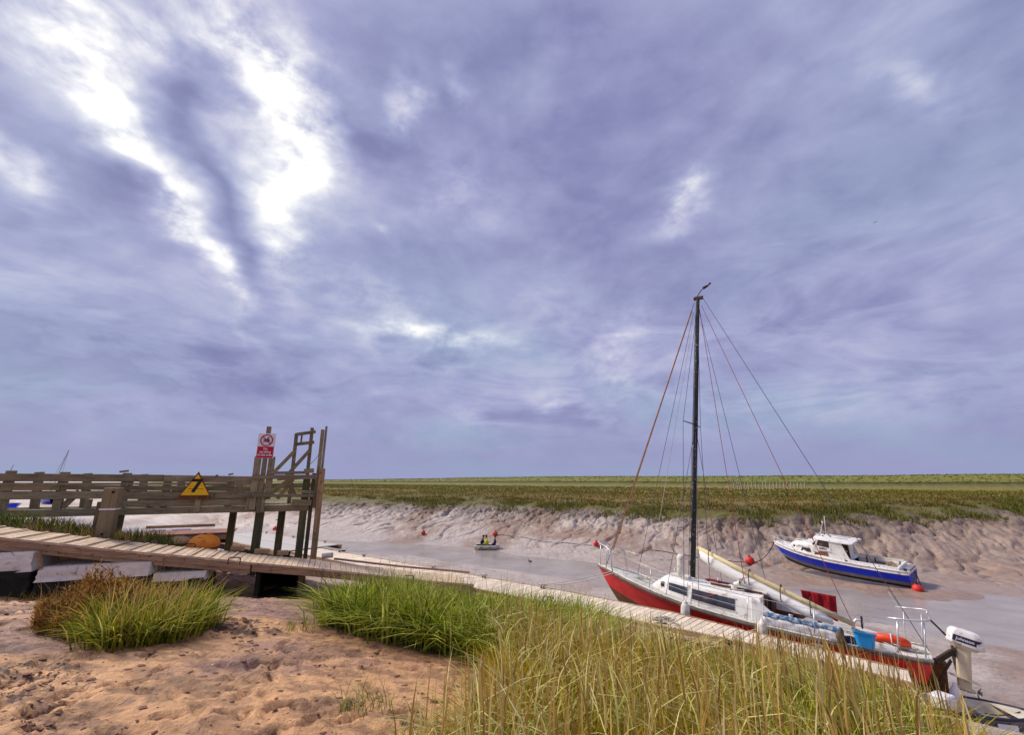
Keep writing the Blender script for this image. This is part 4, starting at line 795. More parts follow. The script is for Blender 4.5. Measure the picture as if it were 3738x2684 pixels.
# outboard on its bracket, sub-parts under it
ob = MB().bar((-.05, .28, .98), (-.34, .10, 1.22), .06, .10).build('outboard_motor', M_RUSTDK, sb, bevel=.01); ob['label'] = 'white outboard motor hung on the transom bracket'
def cowl_ring(z, x0, x1, w): return [(x0, -w * .6, z), (x0, w * .6, z), (lerp(x0, x1, .15), w, z), (lerp(x0, x1, .75), w, z), (x1, w * .7, z), (x1, -w * .7, z), (lerp(x0, x1, .75), -w, z), (lerp(x0, x1, .15), -w, z)]
def tilt(mb, a=-10, c=(-.5, 0, 1.3)):
    M = Matrix.Translation(c) @ Matrix.Rotation(R_(a), 4, 'Y') @ Matrix.Translation((-c[0], -c[1], -c[2])); mb.v = [tuple(M @ Vector(q)) for q in mb.v]; return mb
tilt(MB().loft([cowl_ring(1.36, -.27, -.80, .15), cowl_ring(1.40, -.25, -.82, .165), cowl_ring(1.58, -.27, -.77, .16), cowl_ring(1.64, -.31, -.72, .14), cowl_ring(1.66, -.36, -.66, .10)])).build('cowling', M_WHITE, ob, bevel=.012)
tilt(MB().loft([cowl_ring(1.42, -.262, -.80, .167), cowl_ring(1.535, -.275, -.775, .1645)], True, False)).build('navy_band', M_NAVY, ob)
for yy, rz_ in ((.1685, 180), ):
    text_obj('lettering', 'Johnson', .074, M_SIGNW, ob, Matrix.Translation((-.5, 0, 1.3)) @ Matrix.Rotation(R_(-10), 4, 'Y') @ Matrix.Translation((.5, 0, -1.3)) @ Matrix.Translation((-.515, .1695, 1.478)) @ Matrix.Rotation(R_(180), 4, 'Z') @ Matrix.Rotation(R_(90), 4, 'X'), .001, 1.1)
tilt(MB().loft([cowl_ring(1.30, -.33, -.68, .11), cowl_ring(1.36, -.29, -.76, .14)])).build('lower_pan', M_LEG, ob, bevel=.008)
tilt(MB().loft([cowl_ring(.60, -.47, -.66, .045), cowl_ring(.80, -.44, -.66, .05), cowl_ring(1.31, -.40, -.62, .075)])).build('leg', M_LEG, ob, bevel=.01)
tilt(MB().loft([cowl_ring(.745, -.34, -.78, .10), cowl_ring(.765, -.34, -.78, .10)])).build('cavitation_plate', M_LEG, ob, bevel=.006)
tilt(MB().tube([(-.40, 0, .58), (-.50, 0, .58), (-.66, 0, .58), (-.72, 0, .58)], [.01, .055, .05, .02], 12)).build('gearcase', M_LEG, ob, smooth=True)
mb = MB()
for k in range(3):
    M = Matrix.Translation((-.74, 0, .58)) @ Matrix.Rotation(k * 2 * math.pi / 3, 4, 'X') @ Matrix.Rotation(R_(25), 4, 'Z'); mb.prism([(-.008, .02), (.008, .02), (.008, .13), (-.008, .13)], .07, M)
tilt(mb).build('propeller', M_STEEL, ob, bevel=.004)
MB().bar((-.36, -.12, 1.22), (-.36, .12, 1.22), .05, .16).build('clamp', M_RUSTDK, ob, bevel=.008); MB().bar((-.36, .0, 1.14), (-.40, .0, .72), .05, .08, up=(1, 0, 0)).build('swivel_bracket', M_STRAKE, ob, bevel=.008)
tilt(MB().tube([(-.28, .02, 1.42), (-.12, .05, 1.55), (.02, .06, 1.66)], [.02, .017, .02], 8)).build('steering_handle', M_DARKJ, ob, smooth=True)
for y in (.22, -.05): MB().bar((-.02, y, .55), (-.30, y * .5 + .05, 1.05), .03, .03).build('bracket_strut', M_RUSTDK, ob)
# fenders hanging over the port side
for i, (x, z) in enumerate(((4.53, .72), (2.84, .70))):
    f_ = MB().lathe([(.02, .52), (.035, .48), (.07, .44), (.105, .38), (.11, .2), (.105, .06), (.07, 0), (.02, -.02)], 14, Matrix.Translation((x, 1.38, z))).build('fender', M_DIRTYWHITE, sb, smooth=True)
    MB().tube([(x, 1.38, z + .5), (x, 1.22, 1.30), (x, 1.19, 1.62)], .009, 5).build('fender_line', M_ROPE_WHITE, f_)
# mooring lines to the pontoon
def wpt(p): return SB @ Vector(p)
def line(name, a, b, s_, r, mat, label, cat='rope'): return tag(MB().tube(sag(a, b, s_, 10), r, 5).build(name, mat), label, cat)
def ppt(s, h, z=.1): x, y = to_xy(s, h); return Vector((x, y, 2.0 + (ptf(s) if h > 11 else ptilt(s)) + z))
line('mooring_rope', wpt((7.0, .42, 1.42)), ppt(-7.9, PH1 - .1), .04, .011, M_ROPE_WHITE, 'upper pale rope from the red bow down to the pontoon')
line('mooring_rope', wpt((6.9, .5, 1.40)), ppt(-7.86, PH1 - .14), .09, .011, M_ROPE_WHITE, 'lower pale rope from the red bow down to the pontoon')
line('mooring_rope', wpt((2.8, 1.2, 1.06)), ppt(-4.0, PH0 + .2), .25, .011, M_ROPE_WHITE, 'slack white rope from amidships to the coil on the pontoon')
pts = []
for k in range(60): q = 2 * math.pi * k / 14; a = .17 * (1 + .22 * math.sin(k * 1.3)); c = ppt(-4.0, PH0 + .22, .03); pts.append((c.x + a * 1.3 * math.cos(q), c.y + a * .7 * math.sin(q), c.z + .012 * (k / 14) + .02 * abs(math.sin(k * 1.9))))
tag(MB().tube(pts, .014, 5).build('rope_heap', M_ROPE_WHITE), 'tangled heap of rope round the pontoon cleat beside the red hull', 'rope')

# ------------------------------------------------------------------ loose things aboard
def on_boat(o, p=(0, 0, 0), rx=0, ry=0, rz_=0): o.matrix_world = SB @ Matrix.Translation(p) @ Matrix.Rotation(rz_, 4, 'Z') @ Matrix.Rotation(ry, 4, 'Y') @ Matrix.Rotation(rx, 4, 'X'); return o
bn = on_boat(empty('storage_tub'), (1.03, 1.02, 1.06), rx=.12, rz_=R_(6)); tag(bn, 'bright blue plastic tub standing on the side deck of the red boat', 'tub')
def rr(w, d, z, n=1): c = .04; return [(-w + c, -d, z), (w - c, -d, z), (w, -d + c, z), (w, d - c, z), (w - c, d, z), (-w + c, d, z), (-w, d - c, z), (-w, -d + c, z)]
MB().loft([rr(.14, .10, 0), rr(.18, .135, .27), rr(.165, .12, .27), rr(.125, .085, .012)], True, True).build('body', M_BIN, bn, bevel=.004); MB().loft([rr(.18, .135, .25), rr(.20, .155, .25), rr(.20, .155, .28), rr(.18, .135, .28)], True, False).build('rim', M_BIN, bn)
lb = on_boat(empty('lifebuoy'), (.62, .34, 1.19), rx=R_(-22), rz_=R_(184)); tag(lb, 'orange horseshoe lifebuoy lying on the stern deck of the red boat', 'lifebuoy')
mb = MB(); mb.tube([(.25 * math.cos(q), .17 * math.sin(q), 0) for q in np.linspace(R_(-235), R_(55), 22)], [.05] + [.085] * 20 + [.05], 12); mb.build('ring', M_ORANGE, lb, smooth=True)
for q in (-200, -90, 20): MB().tube([(.20 * math.cos(R_(q)) + .09 * math.cos(R_(q)) * math.cos(a), .17 * math.sin(R_(q)) + .09 * math.sin(R_(q)) * math.cos(a), .09 * math.sin(a)) for a in [2 * math.pi * k / 12 for k in range(12)]], .012, 5, closed=True).build('strap', M_SIGNW, lb)
mb = MB(); rows = []
for i in range(25):
    u = i / 24; x = lerp(2.36, 1.60, u); row = []
    for j in range(14):
        v = j / 13; fold = .035 * math.sin(u * 17 + v * 1.5) * (.3 + .7 * v) + .015 * math.sin(u * 41); L_ = lerp(.30, .62, u ** 1.5); zt = sdeck(x) + .72
        if v < .12: row.append((x, -1.10 - .06 * (1 - v / .12) + fold * .3, zt - .02 * (1 - v / .12)))
        else: row.append((x - .06 * v * (1 - u), -1.10 + .03 + fold, zt - (v - .12) / .88 * L_))
    rows.append(row)
mb.loft(rows, False, False); o = mb.build('red_towel', M_REDCLOTH, smooth=True); md = o.modifiers.new('t', 'SOLIDIFY'); md.thickness = .008; on_boat(o); tag(o, 'dark red towel hung over the guard wire of the red sailing boat', 'towel')
mb = MB(); mb.loft([[(1.42 + dx + .11 * f * math.cos(q), 1.08 + .09 * f * math.sin(q), 1.05 + zz + .02 * math.sin(q * 3)) for q in [2 * math.pi * k / 10 for k in range(10)]] for zz, f, dx in ((0, .9, 0), (.08, .85, .01), (.18, .7, .02), (.25, .45, .0), (.28, .2, 0))]); o = mb.build('dark_sack', M_STRAKE, smooth=True, rough=.008); on_boat(o); tag(o, 'dark brown sack on the side deck next to the blue tub', 'sack')
mb = ball(.14, 12, 8, (1.25, .95, 1.10), (1.4, 1, .7)); o = mb.build('dark_bundle', M_JKT, smooth=True, rough=.01); on_boat(o); tag(o, 'small dark blue bundle under the blue tub on the red boat', 'bundle')

# ------------------------------------------------------------------ tender lying on the mud behind the sailing boat
def small_boat(name, L, B, hgt, M, label, mats, thw=True):
    root = empty(name, M=M); tag(root, label, 'dinghy'); us = np.linspace(0, 1, 16)
    def bm_(u): return B / 2 * (1 - .12 * (1 - min(1, u / .35)) ** 2) * (1 - max(0, (u - .45) / .55) ** 2.4 * .97)
    def ring(u, inset, zoff):
        b_ = max(.012, bm_(u) - inset); zs = hgt * (1 + .28 * max(0, u - .5) ** 1.5); zk = .10 * max(0, (u - .7) / .3) ** 2 * hgt * 4 + zoff
        return [(lerp(0, L - max(0, u - .6) * .30 * (1 - t), u) if True else 0, b_ * (t ** .38) * sd, lerp(zk, zs, t)) for sd, t in [(-1, 1), (-1, .6), (-1, .25), (-1, .05), (0, 0), (1, .05), (1, .25), (1, .6), (1, 1)]]
    o = MB().loft([ring(u, 0, 0) for u in us], False, False); b0 = ring(0, 0, 0); o.add(b0, [tuple(range(9))]); smooth_by_angle(o.build('hull', mats[0], root), 40)
    i = MB().loft([ring(u, .035, .05) for u in us], False, False); smooth_by_angle(i.build('inner_shell', mats[1], root), 40)
    for sd in (0, 8): 
        pts = [ring(u, .0, 0)[sd] for u in us]; MB().tube(pts, .028, 6).build('gunwale', mats[2], root, smooth=True)
    if thw:
        for u in (.28, .62): b_ = bm_(u) - .04; MB().box((L * u, 0, hgt * .72), (.2, 2 * b_, .03)).build('thwart', mats[1], root)
    fd = MB(); fd.loft([[(p[0], p[1], p[2] - .005) for p in (ring(u, .02, 0)[0], ring(u, .02, 0)[8])] for u in np.linspace(.74, 1, 6)], False, False); fd.build('foredeck', mats[1], root)
    return root
def place(x, y, z, yaw, pitch=0, roll=0): return Matrix.Translation((x, y, z)) @ Matrix.Rotation(yaw, 4, 'Z') @ Matrix.Rotation(pitch, 4, 'Y') @ Matrix.Rotation(roll, 4, 'X')
td = small_boat('tender', 1.8, 1.2, .44, place(7.72, 9.72, .58, R_(-17), R_(2), R_(-6)), 'cream tender with dark gunwale lying on the mud behind the outboard', (M_GREYHULL, M_CREAM, M_NAVY))
MB().box((1.05, -.575, .30), (.30, .012, .15), Matrix.Rotation(R_(8), 3, 'Z')).build('white_plate', M_SIGNW, td); MB().tube(sag((.9, -.3, .43), (1.55, -.05, .48), .04), .01, 5).build('painter', M_ROPE_DARK, td)
o = MB().box((0, 0, .12), (.34, .28, .24)).build('white_crate', M_SIGNW, bevel=.02); o.matrix_world = place(8.05, 9.5, .95, .4); tag(o, 'white box standing in the tender under the outboard', 'box')
o = MB().lathe([(.05, 0), (.075, .02), (.08, .16), (.06, .24), (.03, .30), (.03, .34)], 14).build('plastic_bottle', M_SIGNW, smooth=True); o.matrix_world = place(8.45, 9.7, .98, 0, .1, .15); tag(o, 'white plastic bottle standing beside the outboard leg', 'bottle')

# ------------------------------------------------------------------ blue motor cruiser on the far mud
BB = Matrix(((-.62512, -.78010, -.02577, 19.438), (.77925, -.62187, -.07775, 23.109), (.04463, -.06868, .99664, -.02), (0, 0, 0, 1)))
bb = empty('motor_cruiser', M=BB); tag(bb, 'blue and white cabin motor cruiser aground on the far mud', 'motor boat')
CX = [0, .8, 2, 3.2, 4.2, 5.0, 5.6, 6.0, 6.2]; CB = [.92, .98, 1.03, 1.04, .98, .80, .52, .22, .03]; CZ = [.90, .90, .92, .97, 1.05, 1.15, 1.23, 1.28, 1.31]
def cb_(x): return float(np.interp(x, CX, CB))
def cz_(x): return float(np.interp(x, CX, CZ))
def cpt(u, t, sd):
    xd = 6.2 * u; xk = .02 + 5.5 * u; e = lerp(.28, .9, max(0, (u - .5) / .5) ** 1.3); zk = .06 + .30 * max(0, (u - .7) / .3) ** 2
    return (lerp(xk, xd, t ** .8), sd * cb_(xd) * t ** e, lerp(zk, cz_(xd), t))
def cband(ta, tb, n):
    mb = MB(); us = list(np.linspace(0, .8, 15)) + list(np.linspace(.82, 1, 11)); ts = [lerp(ta, tb, k / n) for k in range(n + 1)]
    for sd in (1, -1): mb.loft([[cpt(u, t, sd) for t in ts] for u in us], False, False)
    mb.loft([[cpt(0, t, 1) for t in ts], [cpt(0, t, -1) for t in ts]], False, False); return mb
for a, b_, mt, nm in ((0, .22, M_DARKHULL, 'bottom'), (.22, .42, M_GREYHULL, 'boot_top'), (.42, .85, M_BLUE, 'topsides'), (.85, 1, M_WHITE, 'gunwale_band')): smooth_by_angle(clean(cband(a, b_, 5).build(nm, mt, bb)), 40)
for sd in (1, -1):
    MB().tube([(p[0], p[1] + .015 * sd, p[2]) for p in (cpt(u, .86, sd) for u in np.linspace(0, 1, 26))], .022, 6).build('rubbing_strake', M_WHITE, bb, smooth=True)
    MB().tube([(p[0], p[1] - .02 * sd, p[2] + .02) for p in (cpt(u, 1, sd) for u in np.linspace(0, .98, 26))], .028, 6).build('gunwale', M_WHITE, bb, smooth=True)
mb = MB(); row = lambda x, ya, yb, n=5: [(x, lerp(ya, yb, k / n) * (cb_(x) - .02), cz_(x) + .03 * (1 - lerp(ya, yb, k / n) ** 2)) for k in range(n + 1)]
mb.loft([row(x, -1, 1) for x in (0, .2, .42)], False, False); mb.loft([row(x, -1, 1) for x in np.linspace(2.3, 6.16, 16)], False, False)
for sd in (1, -1): mb.loft([row(x, .80 * sd, sd, 2) for x in (.42, 1.2, 2.3)], False, False)
smooth_by_angle(clean(mb.build('deck', M_WHITE, bb)), 40)
mb = MB(); mb.loft([[(x, -.80 * cb_(x), 1.12), (x, -.78 * cb_(x), .5), (x, .78 * cb_(x), .5), (x, .80 * cb_(x), .98)] for x in (.42, 1.2, 2.32)], False, False); mb.add([(.42, -.78, .95), (.42, .78, .95), (.42, .74, .5), (.42, -.74, .5)], [(0, 1, 2, 3)]); smooth_by_angle(mb.build('cockpit_well', M_DIRTYWHITE, bb), 25)
for sd in (1, -1): MB().loft([[(x, sd * .79 * cb_(x), cz_(x)), (x, sd * .87 * cb_(x), cz_(x)), (x, sd * .86 * cb_(x), cz_(x) + .14), (x, sd * .80 * cb_(x), cz_(x) + .14)] for x in (.35, 1.2, 2.35)]).build('coaming', M_WHITE, bb, bevel=.01)
MB().box((.36, 0, 1.0), (.1, 1.6, .14)).build('aft_coaming', M_WHITE, bb, bevel=.02); MB().box((.1, -.1, .955), (.22, 1.3, .03)).build('stern_locker', M_GREYHULL, bb, bevel=.008)
MB().box((1.35, -.62, .66), (.5, .3, .3)).build('seat_box', M_WHITE, bb, bevel=.02); MB().box((1.35, -.62, .83), (.42, .24, .05)).build('seat_pad', W_BROWN, bb, bevel=.01)
MB().tube([(.85, -.72, .80 + 0) if False else (.95 + .12 * math.cos(q), -.735, .84 + .12 * math.sin(q)) for q in [2 * math.pi * k / 16 for k in range(16)]], .025, 6, closed=True).build('life_ring', M_BUOYTAN, bb, smooth=True)
for x in (.6, 1.6, 1.95): MB().box((x, -.77, .82), (.05, .03, .42)).build('frame_rib', W_BROWN, bb)
def cring(x, w, zt, z0=None):
    z0 = cz_(x) if z0 is None else z0; P = [(w, z0), (w * .98, lerp(z0, zt, .5)), (w * .94, lerp(z0, zt, .88)), (w * .84, zt), (w * .4, zt + .03), (0, zt + .035)]
    return [(x, y, z) for y, z in P] + [(x, -y, z) for y, z in P[:-1][::-1]]
mb = MB(); mb.loft([cring(*c) for c in ((5.22, .42, 1.22), (5.08, .48, 1.42), (4.85, .56, 1.55), (4.4, .70, 1.60), (3.9, .78, 1.58), (3.3, .82, 1.50), (2.5, .83, 1.30))], False, True); smooth_by_angle(mb.build('fore_cabin', M_WHITE, bb), 40)
MB().box((4.62, 0, 1.635), (.42, .5, .05)).build('fore_hatch', M_GREYHULL, bb, bevel=.015); MB().tube([(4.9, .36, 1.58), (4.8, .36, 1.68), (4.1, .5, 1.68), (4.0, .5, 1.62)], .018, 6).build('grab_rail', M_WHITE, bb)
# wheelhouse: sides, windscreen pillars, roof
for sd in (1, -1):
    MB().prism([(3.95, 1.24), (2.25, 1.0), (2.6, 1.86), (3.12, 1.86), (3.12, 1.50), (3.72, 1.56), (3.60, 1.86), (3.68, 1.86)], .035, Matrix.Translation((0, .80 * sd, 0)) @ Matrix.Rotation(R_(90), 4, 'X')).build('wheelhouse_side', M_WHITE, bb)
    MB().prism([(3.12, 1.50), (3.72, 1.56), (3.60, 1.86), (3.12, 1.86)], .008, Matrix.Translation((0, (.795 if sd > 0 else -.82), 0)) @ Matrix.Rotation(R_(90), 4, 'X')).build('side_window', M_DARKGLASS, bb)
    MB().prism([(3.42, 1.55), (3.58, 1.565), (3.55, 1.72), (3.42, 1.72)], .004, Matrix.Translation((0, (.80 if sd > 0 else -.825), 0)) @ Matrix.Rotation(R_(90), 4, 'X')).build('curtain', M_RUST, bb)
MB().add([(3.95, -.74, 1.57), (3.95, .74, 1.57), (3.68, .72, 1.86), (3.68, -.72, 1.86)], [(0, 1, 2, 3)]).build('windscreen', M_GLASS, bb)
MB().bar((3.96, 0, 1.56), (3.69, 0, 1.87), .05, .03).build('windscreen_post', M_WHITE, bb)
def roofr(x, w, z, th): return [(x, -w, z), (x, -w * .98, z + th * .6), (x, -w * .6, z + th), (x, 0, z + th * 1.2), (x, w * .6, z + th), (x, w * .98, z + th * .6), (x, w, z), (x, 0, z + .01)]
mb = MB(); mb.loft([roofr(3.92, .50, 1.86, .07), roofr(3.84, .66, 1.86, .11), roofr(3.5, .82, 1.855, .12), roofr(2.2, .90, 1.82, .11), roofr(2.08, .86, 1.83, .07)]); smooth_by_angle(mb.build('wheelhouse_roof', M_WHITE, bb), 35)
for y in (-.25, .25): MB().box((2.85, y, 1.965), (.9, .03, .03)).build('roof_rail', M_GREYHULL, bb)
for k, (x, y) in enumerate(((3.5, .3), (3.35, -.1), (3.6, -.3), (3.2, .15), (3.7, .1))): MB().lathe([(.045, 0), (.03, .06), (.01, .08)], 8, Matrix.Translation((x, y, 1.965))).build('roof_fitting', M_DARKHULL, bb)
MB().prism([(2.42, 1.0), (2.56, 1.0), (2.66, 1.80), (2.5, 1.80)], .03, Matrix.Translation((0, .10, 0)) @ Matrix.Rotation(R_(90), 4, 'X')).build('cabin_door', W_BROWN, bb)
MB().box((2.5, -.4, 1.2), (.04, .7, .9)).build('aft_bulkhead', M_WHITE, bb); MB().box((2.72, .35, 1.3), (.03, .75, 1.0)).build('dark_interior', M_INTER, bb)
# lower cabin windows and porthole
def sidewin(x0, x1, z0, z1, mat, nm, sl=.08):
    for sd in (1, -1):
        f = lambda x: float(np.interp(x, [2.5, 3.3, 3.9, 4.4, 4.85], [.83, .82, .78, .70, .56])) * .985 + .008
        mb = MB(); mb.add([(x0 + sl * .5, sd * f(x0), z1), (x1, sd * f(x1), z1), (x1 + sl, sd * f(x1 + sl), z0), (x0, sd * f(x0), z0)], [(0, 1, 2, 3)]); o = mb.build(nm, mat, bb); md = o.modifiers.new('t', 'SOLIDIFY'); md.thickness = .014; md.offset = 0
sidewin(3.20, 3.78, 1.08, 1.29, M_INTER, 'window'); sidewin(4.02, 4.46, 1.14, 1.34, M_DARKGLASS, 'window')
for sd in (1, -1): MB().lathe([(.05, 0), (.05, .012)], 14, Matrix.Translation((4.9, sd * .545, 1.33)) @ Matrix.Rotation(R_(-90 * sd), 4, 'X')).build('porthole', M_BLACK, bb)
for sd in (1, -1): MB().bar((4.9, sd * .62, 1.43), (3.1, sd * .84, 1.36), .03, .035).build('cabin_moulding', M_WHITE, bb)
text_obj('lettering', 'KIBU', .15, M_SIGNK, bb, Matrix.Translation((3.42, .812, 1.43)) @ Matrix.Rotation(R_(180), 4, 'Z') @ Matrix.Rotation(R_(90), 4, 'X') @ Matrix.Rotation(R_(2), 4, 'Z'), .002, 1.05)
def brail(nm, pts, r=.016, mt=None): return MB().tube(pts, r, 6).build(nm, mt or M_STAINLESS, bb, smooth=True)
brail('bow_rail', [(4.75, .88, 1.12), (4.95, .82, 1.40), (5.5, .58, 1.52), (6.05, .2, 1.60), (6.25, 0, 1.62), (6.05, -.2, 1.60), (5.5, -.58, 1.52), (4.95, -.82, 1.40), (4.75, -.88, 1.12)])
for x, y in ((5.45, .58), (5.45, -.58), (6.0, .2), (6.0, -.2)): brail('bow_rail_leg', [(x, y, cz_(x)), (x + .03, y, cz_(x) + .32)], .012)
brail('aerial', [(3.5, -.2, 1.95), (3.46, -.2, 3.0)], .014, M_WHITE); brail('light_mast', [(3.72, .1, 1.95), (3.55, 0, 2.55), (3.53, 0, 2.65)], .014, M_WHITE); MB().lathe([(.03, 0), (.04, .03), (.04, .08), (.02, .1)], 8, Matrix.Translation((3.53, 0, 2.63))).build('lamp', M_WHITE, bb); MB().lathe([(.04, 0), (.04, .07), (.02, .09)], 8, Matrix.Translation((3.75, .35, 2.0))).build('lamp', M_WHITE, bb); brail('aerial_brace', [(3.7, .3, 1.96), (3.58, .05, 2.3)], .01, M_WHITE)
MB().box((.14, .72, .98), (.12, .08, .10)).build('cleat', M_DARKHULL, bb, bevel=.01)
for y in (-.3, .3): MB().bar((-.03, y, .35), (-.03, y, .8), .03, .05, up=(1, 0, 0)).build('transom_fitting', M_GREYHULL, bb)

# ------------------------------------------------------------------ ball buoys
def ball_buoy(x, y, r, label, z=None, mat=None):
    z = max(gz(x, y), 0.0) if z is None else z; root = empty('ball_buoy', (x, y, z)); root.rotation_euler = (random.uniform(-.3, .3), random.uniform(-.3, .3), random.uniform(0, 6))
    ball(r, 16, 10, (0, 0, r * .75)).build('float', mat or M_BUOYRED, root, smooth=True); mb = MB(); mb.lathe([(r * .22, 0), (r * .28, r * .12), (r * .25, r * .3)], 10, Matrix.Translation((0, 0, r * 1.62))); mb.build('eye', M_DARKHULL, root)
    return tag(root, label, 'buoy', 'red mooring buoys in the creek')
B1 = ball_buoy(5.94, 33.2, .20, 'red ball buoy on the mud just left of the sailing boat bow rail')
B2 = ball_buoy(14.55, 28.95, .26, 'red ball buoy on a rope ahead of the blue cruiser')
B3 = ball_buoy(18.75, 22.2, .22, 'red ball buoy at the stern of the blue cruiser', z=.02)
B4 = ball_buoy(-7.8, 41.0, .19, 'red ball buoy at the water edge, leftmost beyond the rowing dinghy')
B5 = ball_buoy(-1.4, 39.0, .21, 'red ball buoy on the mud directly behind the rowing dinghy')
ball_buoy(-32.8, 64.1, .28, 'distant red buoy between jetty piles, highest and leftmost of four', z=.2); ball_buoy(-29.0, 57.5, .24, 'distant red buoy partly behind the middle jetty pile', z=.2); ball_buoy(-27.9, 59.2, .28, 'distant red buoy right of the middle jetty pile', z=.2); ball_buoy(-23.4, 46.0, .22, 'distant red buoy between jetty piles, lowest of four', z=.2)
def mud_rope(name, a, b, label, mat=M_ROPE_DARK, r=.022, air=False, sg=.3):
    pts = []
    if air: pts = sag(a, b, sg, 12)
    else:
        for k in range(25):
            u = k / 24; x = lerp(a[0], b[0], u) + .25 * math.sin(u * 9) * (1 - u) * u * 4; y = lerp(a[1], b[1], u); pts.append((x, y, max(gz(x, y), 0) + .02))
    return tag(MB().tube(pts, r, 5).build(name, mat), label, 'rope')
mud_rope('buoy_rope', BB @ Vector((6.15, 0, 1.25)), (14.6, 28.9, gz(14.55, 28.95) + .15), 'dark rope from the blue bow down to its red buoy', air=True, sg=.35)
mud_rope('buoy_rope', BB @ Vector((.1, -.75, .95)), (18.9, 22.1, .1), 'dark rope from the blue stern down to its red buoy', air=True, sg=.05)
mud_rope('buoy_rope', (-1.1, 39.0), (5.7, 33.4), 'long dark rope lying over the mud behind the rowing dinghy'); mud_rope('buoy_rope', (8.6, 31.2), (14.3, 29.0), 'dark rope lying on the mud left of the cruiser buoy')

# ------------------------------------------------------------------ people rowing a dinghy on the creek
rdM = place(-2.75, 35.5, -.08, R_(-8)); rd = small_boat('rowing_dinghy', 1.9, 1.1, .36, rdM, 'small pale dinghy with three people rowing on the creek', (M_DIRTYWHITE, M_DARKHULL, M_SIGNW))
def person(x, yaw, jacket, label, head_col, lean=.1, arms=((.3, .22, .55), (.3, -.22, .55))):
    V = [(0, 0, .36), (lean * .4, 0, .62), (lean, 0, .86), (lean * 1.15, 0, .97), (lean * 1.25, 0, 1.05), (lean * 1.35, 0, 1.20), (lean, .18, .82), (lean, -.18, .82), (lean + .1, .24, .60), (lean + .1, -.24, .60), (lean + arms[0][0], arms[0][1], arms[0][2]), (lean + arms[1][0], arms[1][1], arms[1][2]), (.36, .12, .40), (.36, -.12, .40), (.40, .12, .06), (.40, -.12, .06), (.52, .13, .03), (.52, -.13, .03)]
    rad = [.17, .165, .15, .06, .075, .085, .075, .075, .055, .055, .04, .04, .085, .085, .055, .055, .045, .045]
    E_ = [(0, 1), (1, 2), (2, 3), (3, 4), (4, 5), (2, 6), (2, 7), (6, 8), (7, 9), (8, 10), (9, 11), (0, 12), (0, 13), (12, 14), (13, 15), (14, 16), (15, 17)]
    me = bpy.data.meshes.new('p'); me.from_pydata(V, E_, []); tmp = bpy.data.objects.new('p', me); COL.objects.link(tmp); sk = tmp.modifiers.new('s', 'SKIN'); sub = tmp.modifiers.new('u', 'SUBSURF'); sub.levels = 2; sub.render_levels = 2
    for i, v in enumerate(me.skin_vertices[0].data): v.radius = (rad[i], rad[i]); v.use_root = (i == 0)
    bm2 = bpy.data.meshes.new_from_object(tmp.evaluated_get(bpy.context.evaluated_depsgraph_get())); bpy.data.objects.remove(tmp)
    for mt in (jacket, M_SKIN, M_DARKJ): bm2.materials.append(mt)
    for p in bm2.polygons:
        c = p.center; p.use_smooth = True; p.material_index = 1 if c.z > .98 or (c.x > lean + .24 and c.z > .45 and abs(c.y) > .15) else (2 if c.z < .46 and c.x > .10 else 0)
    o = link_mesh('person', bm2); o.matrix_world = rdM @ Matrix.Translation((x, 0, -.04)) @ Matrix.Rotation(yaw, 4, 'Z') @ Matrix.Scale(.9, 4)
    h = ball(.108, 12, 8, (lean * 1.3 - .015, 0, 1.165), (1, .92, 1.05)); h.v = [(a, b, max(c, 1.12 + (a - lean * 1.3) * .8)) for a, b, c in h.v]; h.build('hair', head_col, o, smooth=True)
    return tag(o, label, 'person')
person(.35, R_(8), M_DARKJ, 'person in dark clothes sitting bent at the left end of the dinghy', M_DARKJ, .22); person(.98, R_(188), M_HIVIS, 'person in a bright yellow jacket rowing in the middle of the dinghy', M_HAIR, .16); person(1.5, R_(185), M_JKT, 'person in a navy jacket sitting at the right end of the dinghy', M_HAIR, .02)
for sd, lab in ((1, 'far oar of the rowing dinghy dipping in the water'), (-1, 'near oar of the rowing dinghy dipping in the water')):
    root = empty('oar', M=rdM); MB().tube([(.75, .12 * sd, .58), (.55, .58 * sd, .42), (.25, 1.3 * sd, .10)], .02, 6).build('shaft', W_RAMP, root); MB().bar((.25, 1.3 * sd, .10), (.12, 1.6 * sd, -.04), .11, .02).build('blade', W_RAMP, root); tag(root, lab, 'oar', 'oars of the rowing dinghy')

# ------------------------------------------------------------------ birds
def duck(x, y, yaw, label, s=1.0):
    root = empty('duck', (x, y, 0.0), yaw); root.scale = (s, s, s)
    mb = MB(); mb.loft([[(x0, r * math.cos(q), z + r * .75 * math.sin(q)) for q in [2 * math.pi * k / 10 for k in range(10)]] for x0, z, r in ((-.28, .12, .01), (-.2, .08, .07), (-.05, .05, .12), (.1, .05, .11), (.18, .08, .06), (.20, .16, .04), (.21, .21, .035), (.24, .25, .045), (.28, .25, .035), (.31, .24, .012), (.36, .235, .008))]); mb.build('body', M_FEATHER, root, smooth=True)
    return tag(root, label, 'duck', 'ducks on the creek')
duck(1.15, 30.2, 2.4, 'dark duck swimming in mid-creek right of the rowing dinghy', .6); duck(-12.3, 34.4, .5, 'dark duck swimming far left in the creek near the jetty posts', .7)
bd = empty('gull', (55.9, 60, 43.5), .5); bd.scale = (.55,) * 3; tag(bd, 'tiny dark bird flying high at the right of the sky', 'bird')
MB().tube([(-.3, 0, 0), (-.1, 0, .02), (.15, 0, .02), (.3, 0, 0)], [.01, .06, .06, .02], 8).build('body', M_FEATHER, bd, smooth=True)
